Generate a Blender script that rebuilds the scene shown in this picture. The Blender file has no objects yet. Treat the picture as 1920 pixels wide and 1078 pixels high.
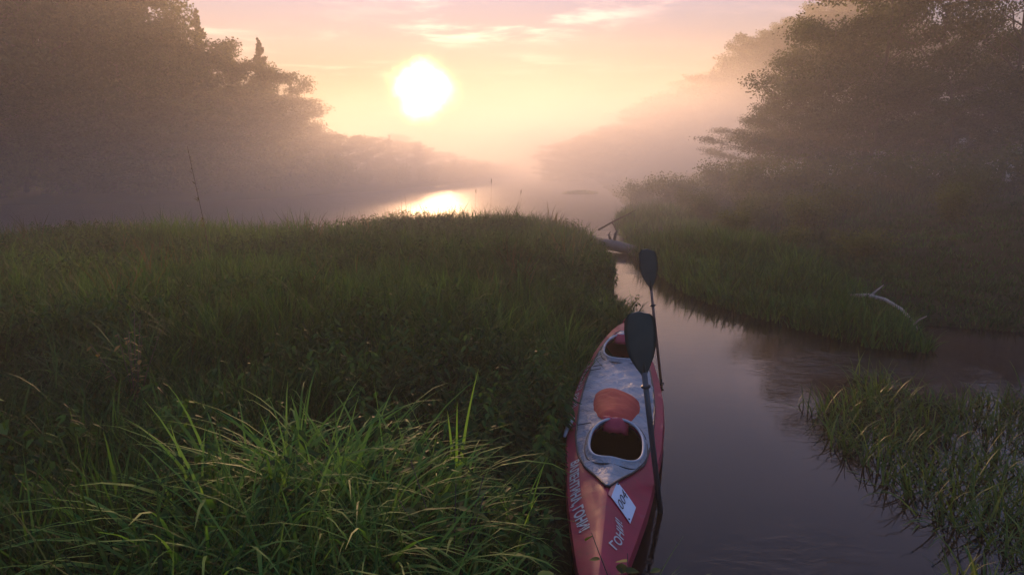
import bpy, math, random
import numpy as np
from mathutils import Vector, Matrix
from mathutils.geometry import delaunay_2d_cdt
sc = bpy.context.scene
rng = np.random.default_rng(7)
R = random.Random(11)
PI = math.pi
rad = math.radians

# ------------------------------------------------------------------ camera
CAM_H = 2.6
cam = bpy.data.objects.new('camera', bpy.data.cameras.new('camera'))
sc.collection.objects.link(cam)
cam.location = (0, 0, CAM_H)
cam.rotation_euler = (rad(90 - 10.82), 0, 0)
cam.data.sensor_width = 36
cam.data.lens = 36 * 1250 / 1920
cam.data.clip_end = 600
cam.data.clip_start = 0.05
sc.camera = cam

# ------------------------------------------------------------------ sun, sky, exposure
SUN_AZ = rad(-7.3)      # left of +Y
SUN_EL = rad(5.5)
sun_dir = Vector((math.sin(SUN_AZ) * math.cos(SUN_EL), math.cos(SUN_AZ) * math.cos(SUN_EL), math.sin(SUN_EL)))
sl = bpy.data.lights.new('sun', 'SUN')
sl.energy = 5.0
sl.angle = rad(5.0)
sl.color = (1.0, 0.56, 0.30)
so = bpy.data.objects.new('sun', sl)
sc.collection.objects.link(so)
so.rotation_euler = sun_dir.to_track_quat('Z', 'Y').to_euler()

SKY_STRENGTH = 0.008
HAZE_DENSITY = 0.0025
MIST_DENSITY = 0.026
MIST_TOP = 12.0
MIST_G = 0.25
HAZE_TOP = 26.5
sc.view_settings.view_transform = 'Standard'
sc.view_settings.look = 'None'
sc.view_settings.gamma = 1
sc.view_settings.exposure = 1.85
sc.render.engine = 'CYCLES'
cy = sc.cycles
cy.use_denoising = True
cy.volume_bounces = 4
cy.max_bounces = 7
cy.diffuse_bounces = 2
cy.glossy_bounces = 3
cy.transmission_bounces = 3
cy.transparent_max_bounces = 8
cy.sample_clamp_indirect = 4
cy.sample_clamp_direct = 0
cy.volume_step_rate = 0.4
cy.volume_max_steps = 64


class N:
    """small node tree helper"""
    def __init__(s, tree):
        s.t = tree
        s.n = tree.nodes
        s.l = tree.links

    def add(s, kind, **kw):
        nd = s.n.new(kind)
        for k, v in kw.items():
            if k.startswith('i_'):
                key = k[2:]
                key = int(key) if key.isdigit() else key.replace('_', ' ')
                s.set(nd, key, v)
            else:
                setattr(nd, k, v)
        return nd

    def set(s, nd, key, v):
        if isinstance(v, bpy.types.NodeSocket):
            s.l.new(v, nd.inputs[key])
        else:
            nd.inputs[key].default_value = v

    def math(s, op, a, b=0.5, c=None, clamp=False):
        nd = s.n.new('ShaderNodeMath')
        nd.operation = op
        nd.use_clamp = clamp
        s.set(nd, 0, a)
        s.set(nd, 1, b)
        if c is not None:
            s.set(nd, 2, c)
        return nd.outputs[0]

    def mix(s, f, a, b, mode='MIX'):
        nd = s.n.new('ShaderNodeMix')
        nd.data_type = 'RGBA'
        nd.blend_type = mode
        s.set(nd, 0, f)
        s.set(nd, 6, a)
        s.set(nd, 7, b)
        return nd.outputs[2]

    def ramp(s, f, stops):
        nd = s.n.new('ShaderNodeValToRGB')
        el = nd.color_ramp.elements
        while len(el) < len(stops):
            el.new(0.5)
        for e, (p, c) in zip(el, stops):
            e.position = p
            e.color = (*c, 1) if len(c) == 3 else c
        s.l.new(f, nd.inputs[0])
        return nd.outputs[0]

    def smooth(s, v, a, b):
        nd = s.n.new('ShaderNodeMapRange')
        nd.interpolation_type = 'SMOOTHSTEP'
        s.set(nd, 0, v)
        nd.inputs[1].default_value = a
        nd.inputs[2].default_value = b
        return nd.outputs[0]


world = bpy.data.worlds.new('World')
sc.world = world
world.use_nodes = True
w = N(world.node_tree)
w.n.clear()
sky = w.add('ShaderNodeTexSky', sky_type='NISHITA', sun_disc=False, sun_elevation=SUN_EL,
            sun_rotation=SUN_AZ, air_density=1.6, dust_density=0.2, ozone_density=4.0)
tc = w.add('ShaderNodeTexCoord').outputs['Generated']
sep = w.add('ShaderNodeSeparateXYZ', i_0=tc)
dz = w.math('MAXIMUM', sep.outputs[2], 0.03)
cu = w.math('DIVIDE', sep.outputs[0], dz)
cv = w.math('DIVIDE', sep.outputs[1], dz)
comb = w.add('ShaderNodeCombineXYZ', i_0=cu, i_1=cv)
n1 = w.add('ShaderNodeTexNoise', i_Vector=comb.outputs[0], i_Scale=1.15, i_Detail=7.0, i_Roughness=0.62, i_Distortion=0.25).outputs[0]
n2 = w.add('ShaderNodeTexNoise', i_Vector=comb.outputs[0], i_Scale=0.33, i_Detail=3.0, i_Roughness=0.5).outputs[0]
cl = w.math('MULTIPLY', w.smooth(n1, 0.47, 0.66), w.math('MULTIPLY', w.smooth(n2, 0.40, 0.58), w.smooth(sep.outputs[2], 0.09, 0.17)))
# angle to the sun
dotn = w.add('ShaderNodeVectorMath', operation='DOT_PRODUCT', i_0=tc, i_1=tuple(sun_dir)).outputs['Value']
ang = w.math('ARCCOSINE', w.math('MINIMUM', dotn, 1.0))
near = w.math('SUBTRACT', 1.0, w.smooth(ang, 0.0, 0.75))
ccol = w.mix(near, (0.03, 0.03, 0.045, 1), (0.55, 0.31, 0.19, 1))
skyc = w.mix(1.0, sky.outputs[0], (SKY_STRENGTH,) * 3 + (1,), 'MULTIPLY')
skyc = w.mix(w.math('MULTIPLY', cl, 0.8), skyc, ccol)
# the sun itself behind thin broken cloud
n3 = w.add('ShaderNodeTexNoise', i_Vector=tc, i_Scale=26.0, i_Detail=4.0, i_Roughness=0.6).outputs[0]
ang2 = w.math('ADD', ang, w.math('MULTIPLY', w.math('SUBTRACT', n3, 0.5), 0.035))
core = w.math('POWER', w.math('SUBTRACT', 1.0, w.smooth(ang2, 0.0, 0.075)), 4.5)
halo = w.math('POWER', w.math('SUBTRACT', 1.0, w.smooth(ang, 0.0, 1.0)), 1.6)
sunc = w.mix(1.0, (42.0, 26.0, 8.0, 1), core, 'MULTIPLY')
haloc = w.mix(1.0, (0.03, 0.018, 0.01, 1), halo, 'MULTIPLY')
up = w.smooth(sep.outputs[2], 0.08, 0.30)
lil = w.mix(1.0, (0.038, 0.070, 0.150, 1), up, 'MULTIPLY')
tot = w.mix(1.0, w.mix(1.0, w.mix(1.0, skyc, sunc, 'ADD'), haloc, 'ADD'), lil, 'ADD')
bg = w.add('ShaderNodeBackground', i_Color=tot, i_Strength=1.0)
w.l.new(bg.outputs[0], w.add('ShaderNodeOutputWorld').inputs[0])
world.cycles.sampling_method = 'MANUAL'
world.cycles.sample_map_resolution = 1024


# ------------------------------------------------------------------ helpers
def link(name, me, mat=None, parent=None, kind=None, label=None, cat=None, group=None):
    o = bpy.data.objects.new(name, me)
    sc.collection.objects.link(o)
    if mat is not None and me is not None and len(me.materials) == 0:
        me.materials.append(mat)
    if parent is not None:
        o.parent = parent
    tag(o, label, cat, group, kind)
    return o


def tag(o, label=None, cat=None, group=None, kind=None):
    for k, v in (('label', label), ('category', cat), ('group', group), ('kind', kind)):
        if v:
            o[k] = v
    return o


def empty(name, loc=(0, 0, 0), rz=0.0, label=None, cat=None, group=None):
    o = bpy.data.objects.new(name, None)
    sc.collection.objects.link(o)
    o.empty_display_size = 0.1
    o.location = loc
    o.rotation_euler = (0, 0, rz)
    return tag(o, label, cat, group)


def mesh_np(name, V, F, smooth=False, col=None):
    """V (n,3) floats, F (m,k) ints with constant k"""
    V = np.ascontiguousarray(V, dtype=np.float32)
    F = np.ascontiguousarray(F, dtype=np.int32)
    me = bpy.data.meshes.new(name)
    me.vertices.add(len(V))
    me.vertices.foreach_set('co', V.ravel())
    k = F.shape[1]
    me.loops.add(F.size)
    me.loops.foreach_set('vertex_index', F.ravel())
    me.polygons.add(len(F))
    me.polygons.foreach_set('loop_start', np.arange(0, F.size, k, dtype=np.int32))
    me.polygons.foreach_set('loop_total', np.full(len(F), k, dtype=np.int32))
    if smooth:
        me.polygons.foreach_set('use_smooth', np.ones(len(F), dtype=bool))
    me.update(calc_edges=True)
    if col is not None:
        a = me.attributes.new('tint', 'FLOAT', 'POINT')
        a.data.foreach_set('value', np.ascontiguousarray(col, dtype=np.float32))
    return me


def mesh_py(name, V, F, smooth=False):
    me = bpy.data.meshes.new(name)
    me.from_pydata([tuple(v) for v in V], [], F)
    if smooth:
        for p in me.polygons:
            p.use_smooth = True
    me.update()
    return me


class Tubes:
    """collects tapered tubes into one mesh"""
    def __init__(s):
        s.V = []
        s.F = []

    def tube(s, pts, radii, sides=6, closed=False, cap=True):
        pts = [Vector(p) for p in pts]
        n = len(pts)
        b = len(s.V)
        prev = None
        for i, p in enumerate(pts):
            if closed:
                d = pts[(i + 1) % n] - pts[i - 1]
            else:
                d = pts[min(i + 1, n - 1)] - pts[max(i - 1, 0)]
            d.normalize()
            if prev is None:
                a = d.orthogonal().normalized()
            else:
                a = (prev - d * prev.dot(d))
                a = a.normalized() if a.length > 1e-6 else d.orthogonal().normalized()
            prev = a
            c = d.cross(a)
            r = radii[i] if hasattr(radii, '__len__') else radii
            for k in range(sides):
                t = 2 * PI * k / sides
                s.V.append(p + a * (math.cos(t) * r) + c * (math.sin(t) * r))
        m = n if closed else n - 1
        for i in range(m):
            for k in range(sides):
                k2 = (k + 1) % sides
                i2 = (i + 1) % n
                s.F.append((b + i * sides + k, b + i * sides + k2, b + i2 * sides + k2, b + i2 * sides + k))
        if cap and not closed:
            s.F.append(tuple(b + k for k in range(sides))[::-1])
            s.F.append(tuple(b + (n - 1) * sides + k for k in range(sides)))

    def mesh(s, name, smooth=True):
        return mesh_py(name, s.V, s.F, smooth)


# ------------------------------------------------------------------ materials
def new_mat(name):
    m = bpy.data.materials.new(name)
    m.use_nodes = True
    t = N(m.node_tree)
    t.n.clear()
    out = t.add('ShaderNodeOutputMaterial')
    return m, t, out


def simple(name, col, rough=0.5, metal=0.0, noise=0.15, scale=20.0, bump=0.0, spec=0.5):
    m, t, out = new_mat(name)
    tc = t.add('ShaderNodeTexCoord').outputs['Object']
    nz = t.add('ShaderNodeTexNoise', i_Vector=tc, i_Scale=scale, i_Detail=4.0).outputs[0]
    c = t.mix(nz, tuple(x * (1 - noise) for x in col) + (1,), tuple(min(1, x * (1 + noise)) for x in col) + (1,))
    b = t.add('ShaderNodeBsdfPrincipled', i_Base_Color=c, i_Roughness=rough, i_Metallic=metal)
    b.inputs['Specular IOR Level'].default_value = spec
    if bump:
        bm = t.add('ShaderNodeBump', i_Strength=bump, i_Distance=0.01, i_Height=nz)
        t.l.new(bm.outputs[0], b.inputs['Normal'])
    t.l.new(b.outputs[0], out.inputs[0])
    return m


def leaf_mat(name, dark, mid, light, trans=0.35, rough=0.68):
    m, t, out = new_mat(name)
    at = t.add('ShaderNodeAttribute', attribute_name='tint').outputs['Fac']
    oi = t.add('ShaderNodeObjectInfo').outputs['Random']
    f = t.math('ADD', at, t.math('MULTIPLY', t.math('SUBTRACT', oi, 0.5), 0.25), clamp=True)
    c = t.ramp(f, [(0.0, dark), (0.5, mid), (1.0, light)])
    b = t.add('ShaderNodeBsdfPrincipled', i_Base_Color=c, i_Roughness=rough)
    b.inputs['Specular IOR Level'].default_value = 0.10
    c2 = t.mix(1.0, c, (1.5, 1.45, 0.6, 1), 'MULTIPLY')
    tr = t.add('ShaderNodeBsdfTranslucent', i_Color=c2)
    mx = t.add('ShaderNodeMixShader', i_0=trans)
    t.l.new(b.outputs[0], mx.inputs[1])
    t.l.new(tr.outputs[0], mx.inputs[2])
    t.l.new(mx.outputs[0], out.inputs[0])
    return m


M_grass = leaf_mat('grass_blades', (0.012, 0.034, 0.012), (0.032, 0.090, 0.024), (0.090, 0.185, 0.042), 0.34)
M_grass_dry = leaf_mat('dry_blades', (0.05, 0.045, 0.02), (0.10, 0.085, 0.035), (0.18, 0.15, 0.07), 0.25)
M_grass_wet = leaf_mat('wet_blades', (0.022, 0.045, 0.012), (0.060, 0.115, 0.026), (0.16, 0.20, 0.050), 0.30, 0.45)
M_clump = leaf_mat('lush_blades', (0.030, 0.085, 0.018), (0.080, 0.20, 0.040), (0.16, 0.31, 0.065), 0.42, 0.65)
M_leaf = leaf_mat('alder_leaves', (0.022, 0.034, 0.012), (0.040, 0.060, 0.020), (0.075, 0.10, 0.032), 0.18)
M_needle = leaf_mat('spruce_needles', (0.012, 0.022, 0.010), (0.022, 0.038, 0.016), (0.035, 0.055, 0.022), 0.12)
M_shrub = leaf_mat('shrub_leaves', (0.035, 0.055, 0.018), (0.065, 0.095, 0.028), (0.11, 0.14, 0.04), 0.35)
M_weed = leaf_mat('weed_leaves', (0.05, 0.05, 0.02), (0.11, 0.095, 0.035), (0.20, 0.16, 0.06), 0.3)
M_bark = simple('bark', (0.055, 0.045, 0.035), 0.9, noise=0.4, scale=6, bump=0.6)
M_deadwood = simple('dead_wood', (0.30, 0.25, 0.21), 0.75, noise=0.35, scale=9, bump=0.5)
M_log = simple('log_wood', (0.10, 0.09, 0.09), 0.7, noise=0.35, scale=5, bump=0.6)


def ground_material():
    m, t, out = new_mat('soil')
    tc = t.add('ShaderNodeTexCoord').outputs['Object']
    a = t.add('ShaderNodeTexNoise', i_Vector=tc, i_Scale=0.8, i_Detail=8.0, i_Roughness=0.65).outputs[0]
    b2 = t.add('ShaderNodeTexNoise', i_Vector=tc, i_Scale=14.0, i_Detail=5.0).outputs[0]
    c = t.ramp(a, [(0.3, (0.016, 0.014, 0.009)), (0.55, (0.022, 0.028, 0.012)), (0.75, (0.035, 0.036, 0.018))])
    b = t.add('ShaderNodeBsdfPrincipled', i_Base_Color=c, i_Roughness=0.95)
    b.inputs['Specular IOR Level'].default_value = 0.05
    bm = t.add('ShaderNodeBump', i_Strength=0.8, i_Distance=0.05, i_Height=b2)
    t.l.new(bm.outputs[0], b.inputs['Normal'])
    t.l.new(b.outputs[0], out.inputs[0])
    return m


def water_material():
    m, t, out = new_mat('river_water')
    geo = t.add('ShaderNodeNewGeometry').outputs['Position']
    mp = t.add('ShaderNodeMapping', i_Vector=geo, i_Scale=(1.0, 1.6, 1.0))
    big = t.add('ShaderNodeTexNoise', i_Vector=mp.outputs[0], i_Scale=1.3, i_Detail=5.0, i_Roughness=0.55, i_Distortion=0.6).outputs[0]
    fine = t.add('ShaderNodeTexNoise', i_Vector=mp.outputs[0], i_Scale=7.0, i_Detail=4.0, i_Roughness=0.6, i_Distortion=1.0).outputs[0]
    patch = t.add('ShaderNodeTexNoise', i_Vector=geo, i_Scale=0.28, i_Detail=3.0).outputs[0]
    # open river beyond the meadow is rippled by the current, the side channel is nearly still
    sx = t.add('ShaderNodeSeparateXYZ', i_0=geo)
    far = t.smooth(sx.outputs[1], 17.0, 28.0)
    amp = t.math('ADD', t.math('MULTIPLY', t.smooth(patch, 0.50, 0.68), 0.26), t.math('MULTIPLY', far, 1.1))
    amp = t.math('ADD', amp, 0.016)
    b1 = t.add('ShaderNodeBump', i_Strength=1.0, i_Distance=t.math('MULTIPLY', amp, 0.10), i_Height=big)
    b2 = t.add('ShaderNodeBump', i_Strength=1.0, i_Distance=t.math('MULTIPLY', amp, 0.05), i_Height=fine)
    t.l.new(b1.outputs[0], b2.inputs['Normal'])
    tone = t.add('ShaderNodeTexNoise', i_Vector=geo, i_Scale=0.5, i_Detail=4.0).outputs[0]
    c = t.ramp(tone, [(0.3, (0.012, 0.006, 0.005)), (0.7, (0.018, 0.009, 0.007))])
    b = t.add('ShaderNodeBsdfPrincipled', i_Base_Color=c, i_Roughness=t.math('ADD', 0.035, t.math('MULTIPLY', far, 0.36)), i_IOR=1.33)
    t.l.new(b2.outputs[0], b.inputs['Normal'])
    t.l.new(b.outputs[0], out.inputs[0])
    return m


# ------------------------------------------------------------------ terrain
MEADOW = [(0.75, -14), (0.72, 1.0), (0.42, 2.2), (0.28, 3.2), (0.33, 4.5), (0.42, 5.5), (0.60, 6.6), (0.88, 7.8), (1.20, 8.8),
          (1.55, 9.6), (1.92, 10.2), (1.98, 11.0), (1.72, 11.9), (1.95, 13.0), (2.15, 14.5), (2.2, 16.5), (2.35, 19.3), (2.4, 22), (1.9, 23.6), (0.5, 24.3), (-3, 24.3),
          (-5.0, 23.0), (-5.8, 20.0), (-10, 19.6), (-13, 20.5), (-15.5, 17), (-22, 15), (-40, 10), (-68, 8), (-68, -14)]
LEFTBANK = [(-68, 37), (-30, 39), (-20, 42), (-15.6, 48.5), (-11.9, 57.5), (-6.5, 74.5), (-1.5, 105), (1.0, 128), (3.5, 134),
            (1, 140), (-1, 168), (-68, 168)]
RIGHTBANK = [(4.3, 26.5), (3.5, 19.3), (3.55, 15.5), (3.65, 13.1), (3.9, 11.8), (4.35, 10.7), (4.8, 9.9), (5.2, 9.2), (5.6, 9.0), (5.9, 9.5),
             (6.3, 10.7), (6.9, 10.4), (8, 10), (12, 8.5), (30, 6), (88, 5), (88, 168), (16, 168), (13, 140), (11, 90), (8.5, 60), (7.2, 45),
             (6.2, 34), (5, 30)]
BIGX = [(-68, 134), (88, 134), (88, 168), (-68, 168)]


def sdf(poly, X, Y):
    """signed distance, positive inside"""
    P = np.array(poly, float)
    d = np.full(X.shape, 1e9)
    ins = np.zeros(X.shape, bool)
    n = len(P)
    for i in range(n):
        a = P[i]
        b = P[(i + 1) % n]
        e = b - a
        wx = X - a[0]
        wy = Y - a[1]
        t = np.clip((wx * e[0] + wy * e[1]) / (e @ e), 0, 1)
        d = np.minimum(d, (wx - e[0] * t) ** 2 + (wy - e[1] * t) ** 2)
        c = ((a[1] > Y) != (b[1] > Y))
        with np.errstate(divide='ignore', invalid='ignore'):
            xi = (b[0] - a[0]) * (Y - a[1]) / (b[1] - a[1]) + a[0]
        ins ^= c & (X < xi)
    d = np.sqrt(d)
    return np.where(ins, d, -d)


def vnoise(X, Y, seed=0):
    r = np.random.default_rng(seed)
    out = np.zeros(np.shape(X))
    for k in range(6):
        f = 0.9 * 1.5 ** r.uniform(-1, 1)
        a = r.uniform(0, 2 * PI)
        p = r.uniform(0, 2 * PI)
        out = out + np.sin((np.cos(a) * X + np.sin(a) * Y) * f + p + 1.3 * np.sin(X * 0.37 * f + Y * 0.23 * f + p))
    return out / 6


def sstep(v, a, b):
    t = np.clip((v - a) / (b - a), 0, 1)
    return t * t * (3 - 2 * t)


def height(X, Y):
    X = np.asarray(X, float)
    Y = np.asarray(Y, float)
    n = vnoise(X, Y, 3)
    dm = sdf(MEADOW, X, Y) + 0.10 * n
    dl = sdf(LEFTBANK, X, Y) + 0.5 * vnoise(X * 0.6, Y * 0.6, 5)
    dr = sdf(RIGHTBANK, X, Y) + 0.10 * n
    db = sdf(BIGX, X, Y)
    bed = -0.7
    hm = bed + 0.78 * sstep(dm, -0.7, 0.1) + 0.30 * sstep(dm, 0.1, 2.5) + 0.05 * n
    # low rise on which the photographer stands, and the hummock in front
    hm = hm + 0.65 * np.exp(-((X + 0.3) ** 2 + (Y + 0.2) ** 2) / 5.0) * sstep(dm, -0.2, 1.2)
    hm = hm + 0.22 * np.exp(-((X + 0.7) ** 2 / 1.6 + (Y - 3.1) ** 2 / 1.2)) * sstep(dm, 0, 0.6)
    hl = bed + 1.0 * sstep(dl, -1.2, 0.6) + 0.10 * np.clip(dl, 0, 60)
    hr = bed + 0.78 * sstep(dr, -0.9, 0.15) + 0.22 * sstep(dr, 0.1, 1.6) + 0.05 * n
    hr = hr + 1.15 * sstep(X, 6.5, 15) * sstep(dr, 0.5, 6)
    hill = np.clip((X - 12) / 36, 0, 1.2) * 15 * sstep(Y, 62, 95)
    hr = hr + hill * sstep(dr, 0, 8)
    hb = bed + 2.5 * sstep(db, -8, 4)
    hi = bed + 0.86 * np.exp(-(((X - 5.3) / 3.4) ** 2 + ((Y - 52.0 - 0.25 * (X - 5.3)) / 1.7) ** 2))
    return np.maximum.reduce([hm, hl, hr, hb, hi])


def axis(parts):
    out = []
    for a, b, st in parts:
        out += list(np.arange(a, b, st))
    out.append(parts[-1][1])
    return np.array(out)


gx = axis([(-68, -20, 2.0), (-20, -8, 0.6), (-8, 9, 0.18), (9, 24, 0.6), (24, 88, 2.0)])
gy = axis([(-14, 1, 0.7), (1, 14, 0.16), (14, 30, 0.3), (30, 70, 1.0), (70, 145, 2.0)])
GX, GY = np.meshgrid(gx, gy)
GZ = height(GX, GY)
nx, ny = len(gx), len(gy)
idx = np.arange(nx * ny).reshape(ny, nx)
Fq = np.stack([idx[:-1, :-1], idx[:-1, 1:], idx[1:, 1:], idx[1:, :-1]], -1).reshape(-1, 4)
ground = link('ground', mesh_np('ground', np.stack([GX, GY, GZ], -1).reshape(-1, 3), Fq, smooth=True), ground_material(), kind='structure')

wx0, wx1, wy0, wy1 = -67.9, 87.9, -13.9, 144.9
river = link('river_water', mesh_np('river_water', [(wx0, wy0, 0), (wx1, wy0, 0), (wx1, wy1, 0), (wx0, wy1, 0)], [(0, 1, 2, 3)]), water_material(), kind='structure')


# ------------------------------------------------------------------ haze
def haze():
    x0, x1, y0, y1, z0, z1 = -70, 90, -16, 147, -1.8, HAZE_TOP
    V = [(x, y, z) for z in (z0, z1) for y in (y0, y1) for x in (x0, x1)]
    F = [(0, 2, 3, 1), (4, 5, 7, 6), (0, 1, 5, 4), (2, 6, 7, 3), (0, 4, 6, 2), (1, 3, 7, 5)]
    me = mesh_py('haze', V, F)
    m, t, out = new_mat('morning_haze')
    v = t.add('ShaderNodeVolumePrincipled', i_Density=HAZE_DENSITY, i_Anisotropy=0.3)
    v.inputs['Color'].default_value = (0.99, 0.968, 0.93, 1)
    t.l.new(v.outputs[0], out.inputs['Volume'])
    link('haze', me, m, kind='stuff')



def river_mist():
    """the low bank of mist standing over the open river: a closed flat dome, thinning out to nothing at its rim"""
    V, F = [], []
    nu, nv = 48, 14
    for j in range(nv + 1):
        ph = -PI / 2 + PI * j / nv
        for i in range(nu):
            a = 2 * PI * i / nu
            k = 1
            zz = MIST_TOP * math.sin(ph)
            V.append((10 + 54 * k * math.cos(ph) * math.cos(a), 74 + 70 * k * math.cos(ph) * math.sin(a), max(zz, -1.6) if zz < 0 else zz))
    for j in range(nv):
        for i in range(nu):
            F.append((j * nu + i, j * nu + (i + 1) % nu, (j + 1) * nu + (i + 1) % nu, (j + 1) * nu + i))
    m, t, out = new_mat('river_mist')
    # the bank thins out towards its rim and drifts in soft wisps
    pos = t.add('ShaderNodeTexCoord').outputs['Object']
    sp = t.add('ShaderNodeSeparateXYZ', i_0=pos)
    ex = t.math('DIVIDE', t.math('SUBTRACT', sp.outputs[0], 10.0), 54.0)
    ey = t.math('DIVIDE', t.math('SUBTRACT', sp.outputs[1], 74.0), 70.0)
    ez = t.math('DIVIDE', sp.outputs[2], MIST_TOP)
    rr_ = t.math('ADD', t.math('ADD', t.math('MULTIPLY', ex, ex), t.math('MULTIPLY', ey, ey)), t.math('MULTIPLY', ez, ez))
    nz = t.add('ShaderNodeTexNoise', i_Vector=pos, i_Scale=0.07, i_Detail=2.0).outputs[0]
    fall = t.smooth(t.math('ADD', t.math('SQRT', rr_), t.math('MULTIPLY', t.math('SUBTRACT', nz, 0.5), 0.35)), 1.0, 0.50)
    v = t.add('ShaderNodeVolumePrincipled', i_Density=t.math('MULTIPLY', fall, MIST_DENSITY), i_Anisotropy=MIST_G)
    v.inputs['Color'].default_value = (0.99, 0.968, 0.93, 1)
    t.l.new(v.outputs[0], out.inputs['Volume'])
    link('river_mist', mesh_py('river_mist', V, F, True), m, kind='stuff')


haze()
river_mist()


# ------------------------------------------------------------------ grass
def blades(P, h, wd, az, th0, kap, tint, segs=4, tw=None):
    """P (n,3); per blade height, width, azimuth, start tilt, curl, tint -> V, F, col"""
    n = len(P)
    t = np.linspace(0, 1, segs + 1)
    th = th0[:, None] + kap[:, None] * t[None, :] ** 1.3
    dl = h[:, None] / segs
    sx = np.cumsum(np.concatenate([np.zeros((n, 1)), np.sin((th[:, 1:] + th[:, :-1]) / 2) * dl], 1), 1)
    sz = np.cumsum(np.concatenate([np.zeros((n, 1)), np.cos((th[:, 1:] + th[:, :-1]) / 2) * dl], 1), 1)
    ca, sa = np.cos(az)[:, None], np.sin(az)[:, None]
    cx = P[:, 0:1] + ca * sx
    cyy = P[:, 1:2] + sa * sx
    cz = P[:, 2:3] + sz
    prof = np.array([0.55 + 0.45 * min(1, q / 0.25) if q < 0.3 else max(0.0, (1 - q) / 0.7) ** 0.7 for q in t])
    prof[-1] = 0.04
    ww = wd[:, None] * prof[None, :] * 0.5
    if tw is None:
        tw = rng.uniform(-0.9, 0.9, n)
    px = -np.sin(az + tw)[:, None] * ww
    py = np.cos(az + tw)[:, None] * ww
    V = np.empty((n, segs + 1, 2, 3))
    V[:, :, 0, 0] = cx - px
    V[:, :, 0, 1] = cyy - py
    V[:, :, 0, 2] = cz
    V[:, :, 1, 0] = cx + px
    V[:, :, 1, 1] = cyy + py
    V[:, :, 1, 2] = cz
    base = (np.arange(n) * (segs + 1) * 2)[:, None]
    q = (np.arange(segs) * 2)[None, :]
    a = base + q
    F = np.stack([a, a + 1, a + 3, a + 2], -1).reshape(-1, 4)
    col = np.repeat(tint, (segs + 1) * 2)
    return V.reshape(-1, 3), F, col


def in_view(X, Y, Z=0.6, margin=0.06):
    """keeps only the blades near the strip of land the photograph can see (and a step to either side)"""
    return (np.abs(X) < (Y + 1.4) * 0.86 + 0.6)


def scatter(x0, x1, y0, y1, dens, seed):
    r = np.random.default_rng(seed)
    n = int((x1 - x0) * (y1 - y0) * dens)
    return r.uniform(x0, x1, n), r.uniform(y0, y1, n), r


def grass_patch(name, mat, boxes, mask, hfun, wfun, label, cat='grass', lodge=None, segs=4, tintfun=None, azbias=None, seed=1):
    Vs, Fs, Cs, off = [], [], [], 0
    for i, (x0, x1, y0, y1, dens, sg) in enumerate(boxes):
        TX, TY, r = scatter(x0, x1, y0, y1, dens / 24.0, seed * 100 + i)
        nT = len(TX)
        pk = r.integers(0, nT, nT * 24)
        sp_ = 0.050 + 0.003 * TY[pk]
        dX, dY = r.normal(0, 1, nT * 24) * sp_, r.normal(0, 1, nT * 24) * sp_
        loose = r.random(nT * 24) < 0.25
        X = np.where(loose, r.uniform(x0, x1, nT * 24), TX[pk] + dX)
        Y = np.where(loose, r.uniform(y0, y1, nT * 24), TY[pk] + dY)
        k = mask(X, Y) & in_view(X, Y)
        tfh, tft, tfa = r.uniform(0.62, 1.25, nT)[pk][k], r.uniform(-.24, .24, nT)[pk][k], np.arctan2(dY, dX)[k]
        tfw = r.choice([0.6, 0.9, 1.2, 1.7], nT)[pk][k]
        X, Y = X[k], Y[k]
        n = len(X)
        if n == 0:
            continue
        Z = np.maximum(height(X, Y), -0.06) - 0.03
        hh = hfun(X, Y) * r.uniform(0.6, 1.1, n) * tfh
        wd = wfun(X, Y) * r.uniform(0.7, 1.25, n) * tfw
        cn = vnoise(X * 1.7, Y * 1.7, seed + 20)
        az = tfa + r.normal(0, 0.8, n)
        if azbias is not None:
            ab, f = azbias(X, Y)
            az = np.where(r.random(n) < f, ab + r.normal(0, 0.6, n), az)
        th0 = np.abs(r.normal(0.05, 0.16, n))
        kap = r.uniform(0.2, 1.5, n) ** 1.0
        if lodge is not None:
            lo = lodge(X, Y)
            kap = kap + lo * 1.2
            th0 = th0 + lo * 0.4
        ti = np.clip(0.42 + 0.30 * cn + 0.22 * vnoise(X * 5, Y * 5, seed + 21) + tft + r.normal(0, 0.13, n), 0, 1)
        if tintfun is not None:
            ti = np.clip(ti + tintfun(X, Y), 0, 1)
        V, F, C = blades(np.stack([X, Y, Z], 1), hh, wd, az, th0, kap, ti, sg)
        Vs.append(V)
        Fs.append(F + off)
        Cs.append(C)
        off += len(V)
    me = mesh_np(name, np.concatenate(Vs), np.concatenate(Fs), smooth=True, col=np.concatenate(Cs))
    o = link(name, me, mat, kind='stuff', label=label, cat=cat)
    return o


def kayak_gap(X, Y):
    """true where the kayak is not"""
    ax = 0.42 + (Y - 3.0) * 0.19
    hw = 0.47 * np.sqrt(np.clip(1 - ((Y - 6.1) / 3.35) ** 2, 0, 1))
    return (np.abs(X - ax) > hw) | (Y < 2.7) | (Y > 9.4)


def m_meadow(X, Y):
    return (sdf(MEADOW, X, Y) + 0.16 * vnoise(X * 2, Y * 2, 9) > -0.08) & kayak_gap(X, Y) & ~((X ** 2 + Y ** 2) < 1.3 ** 2)


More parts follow.
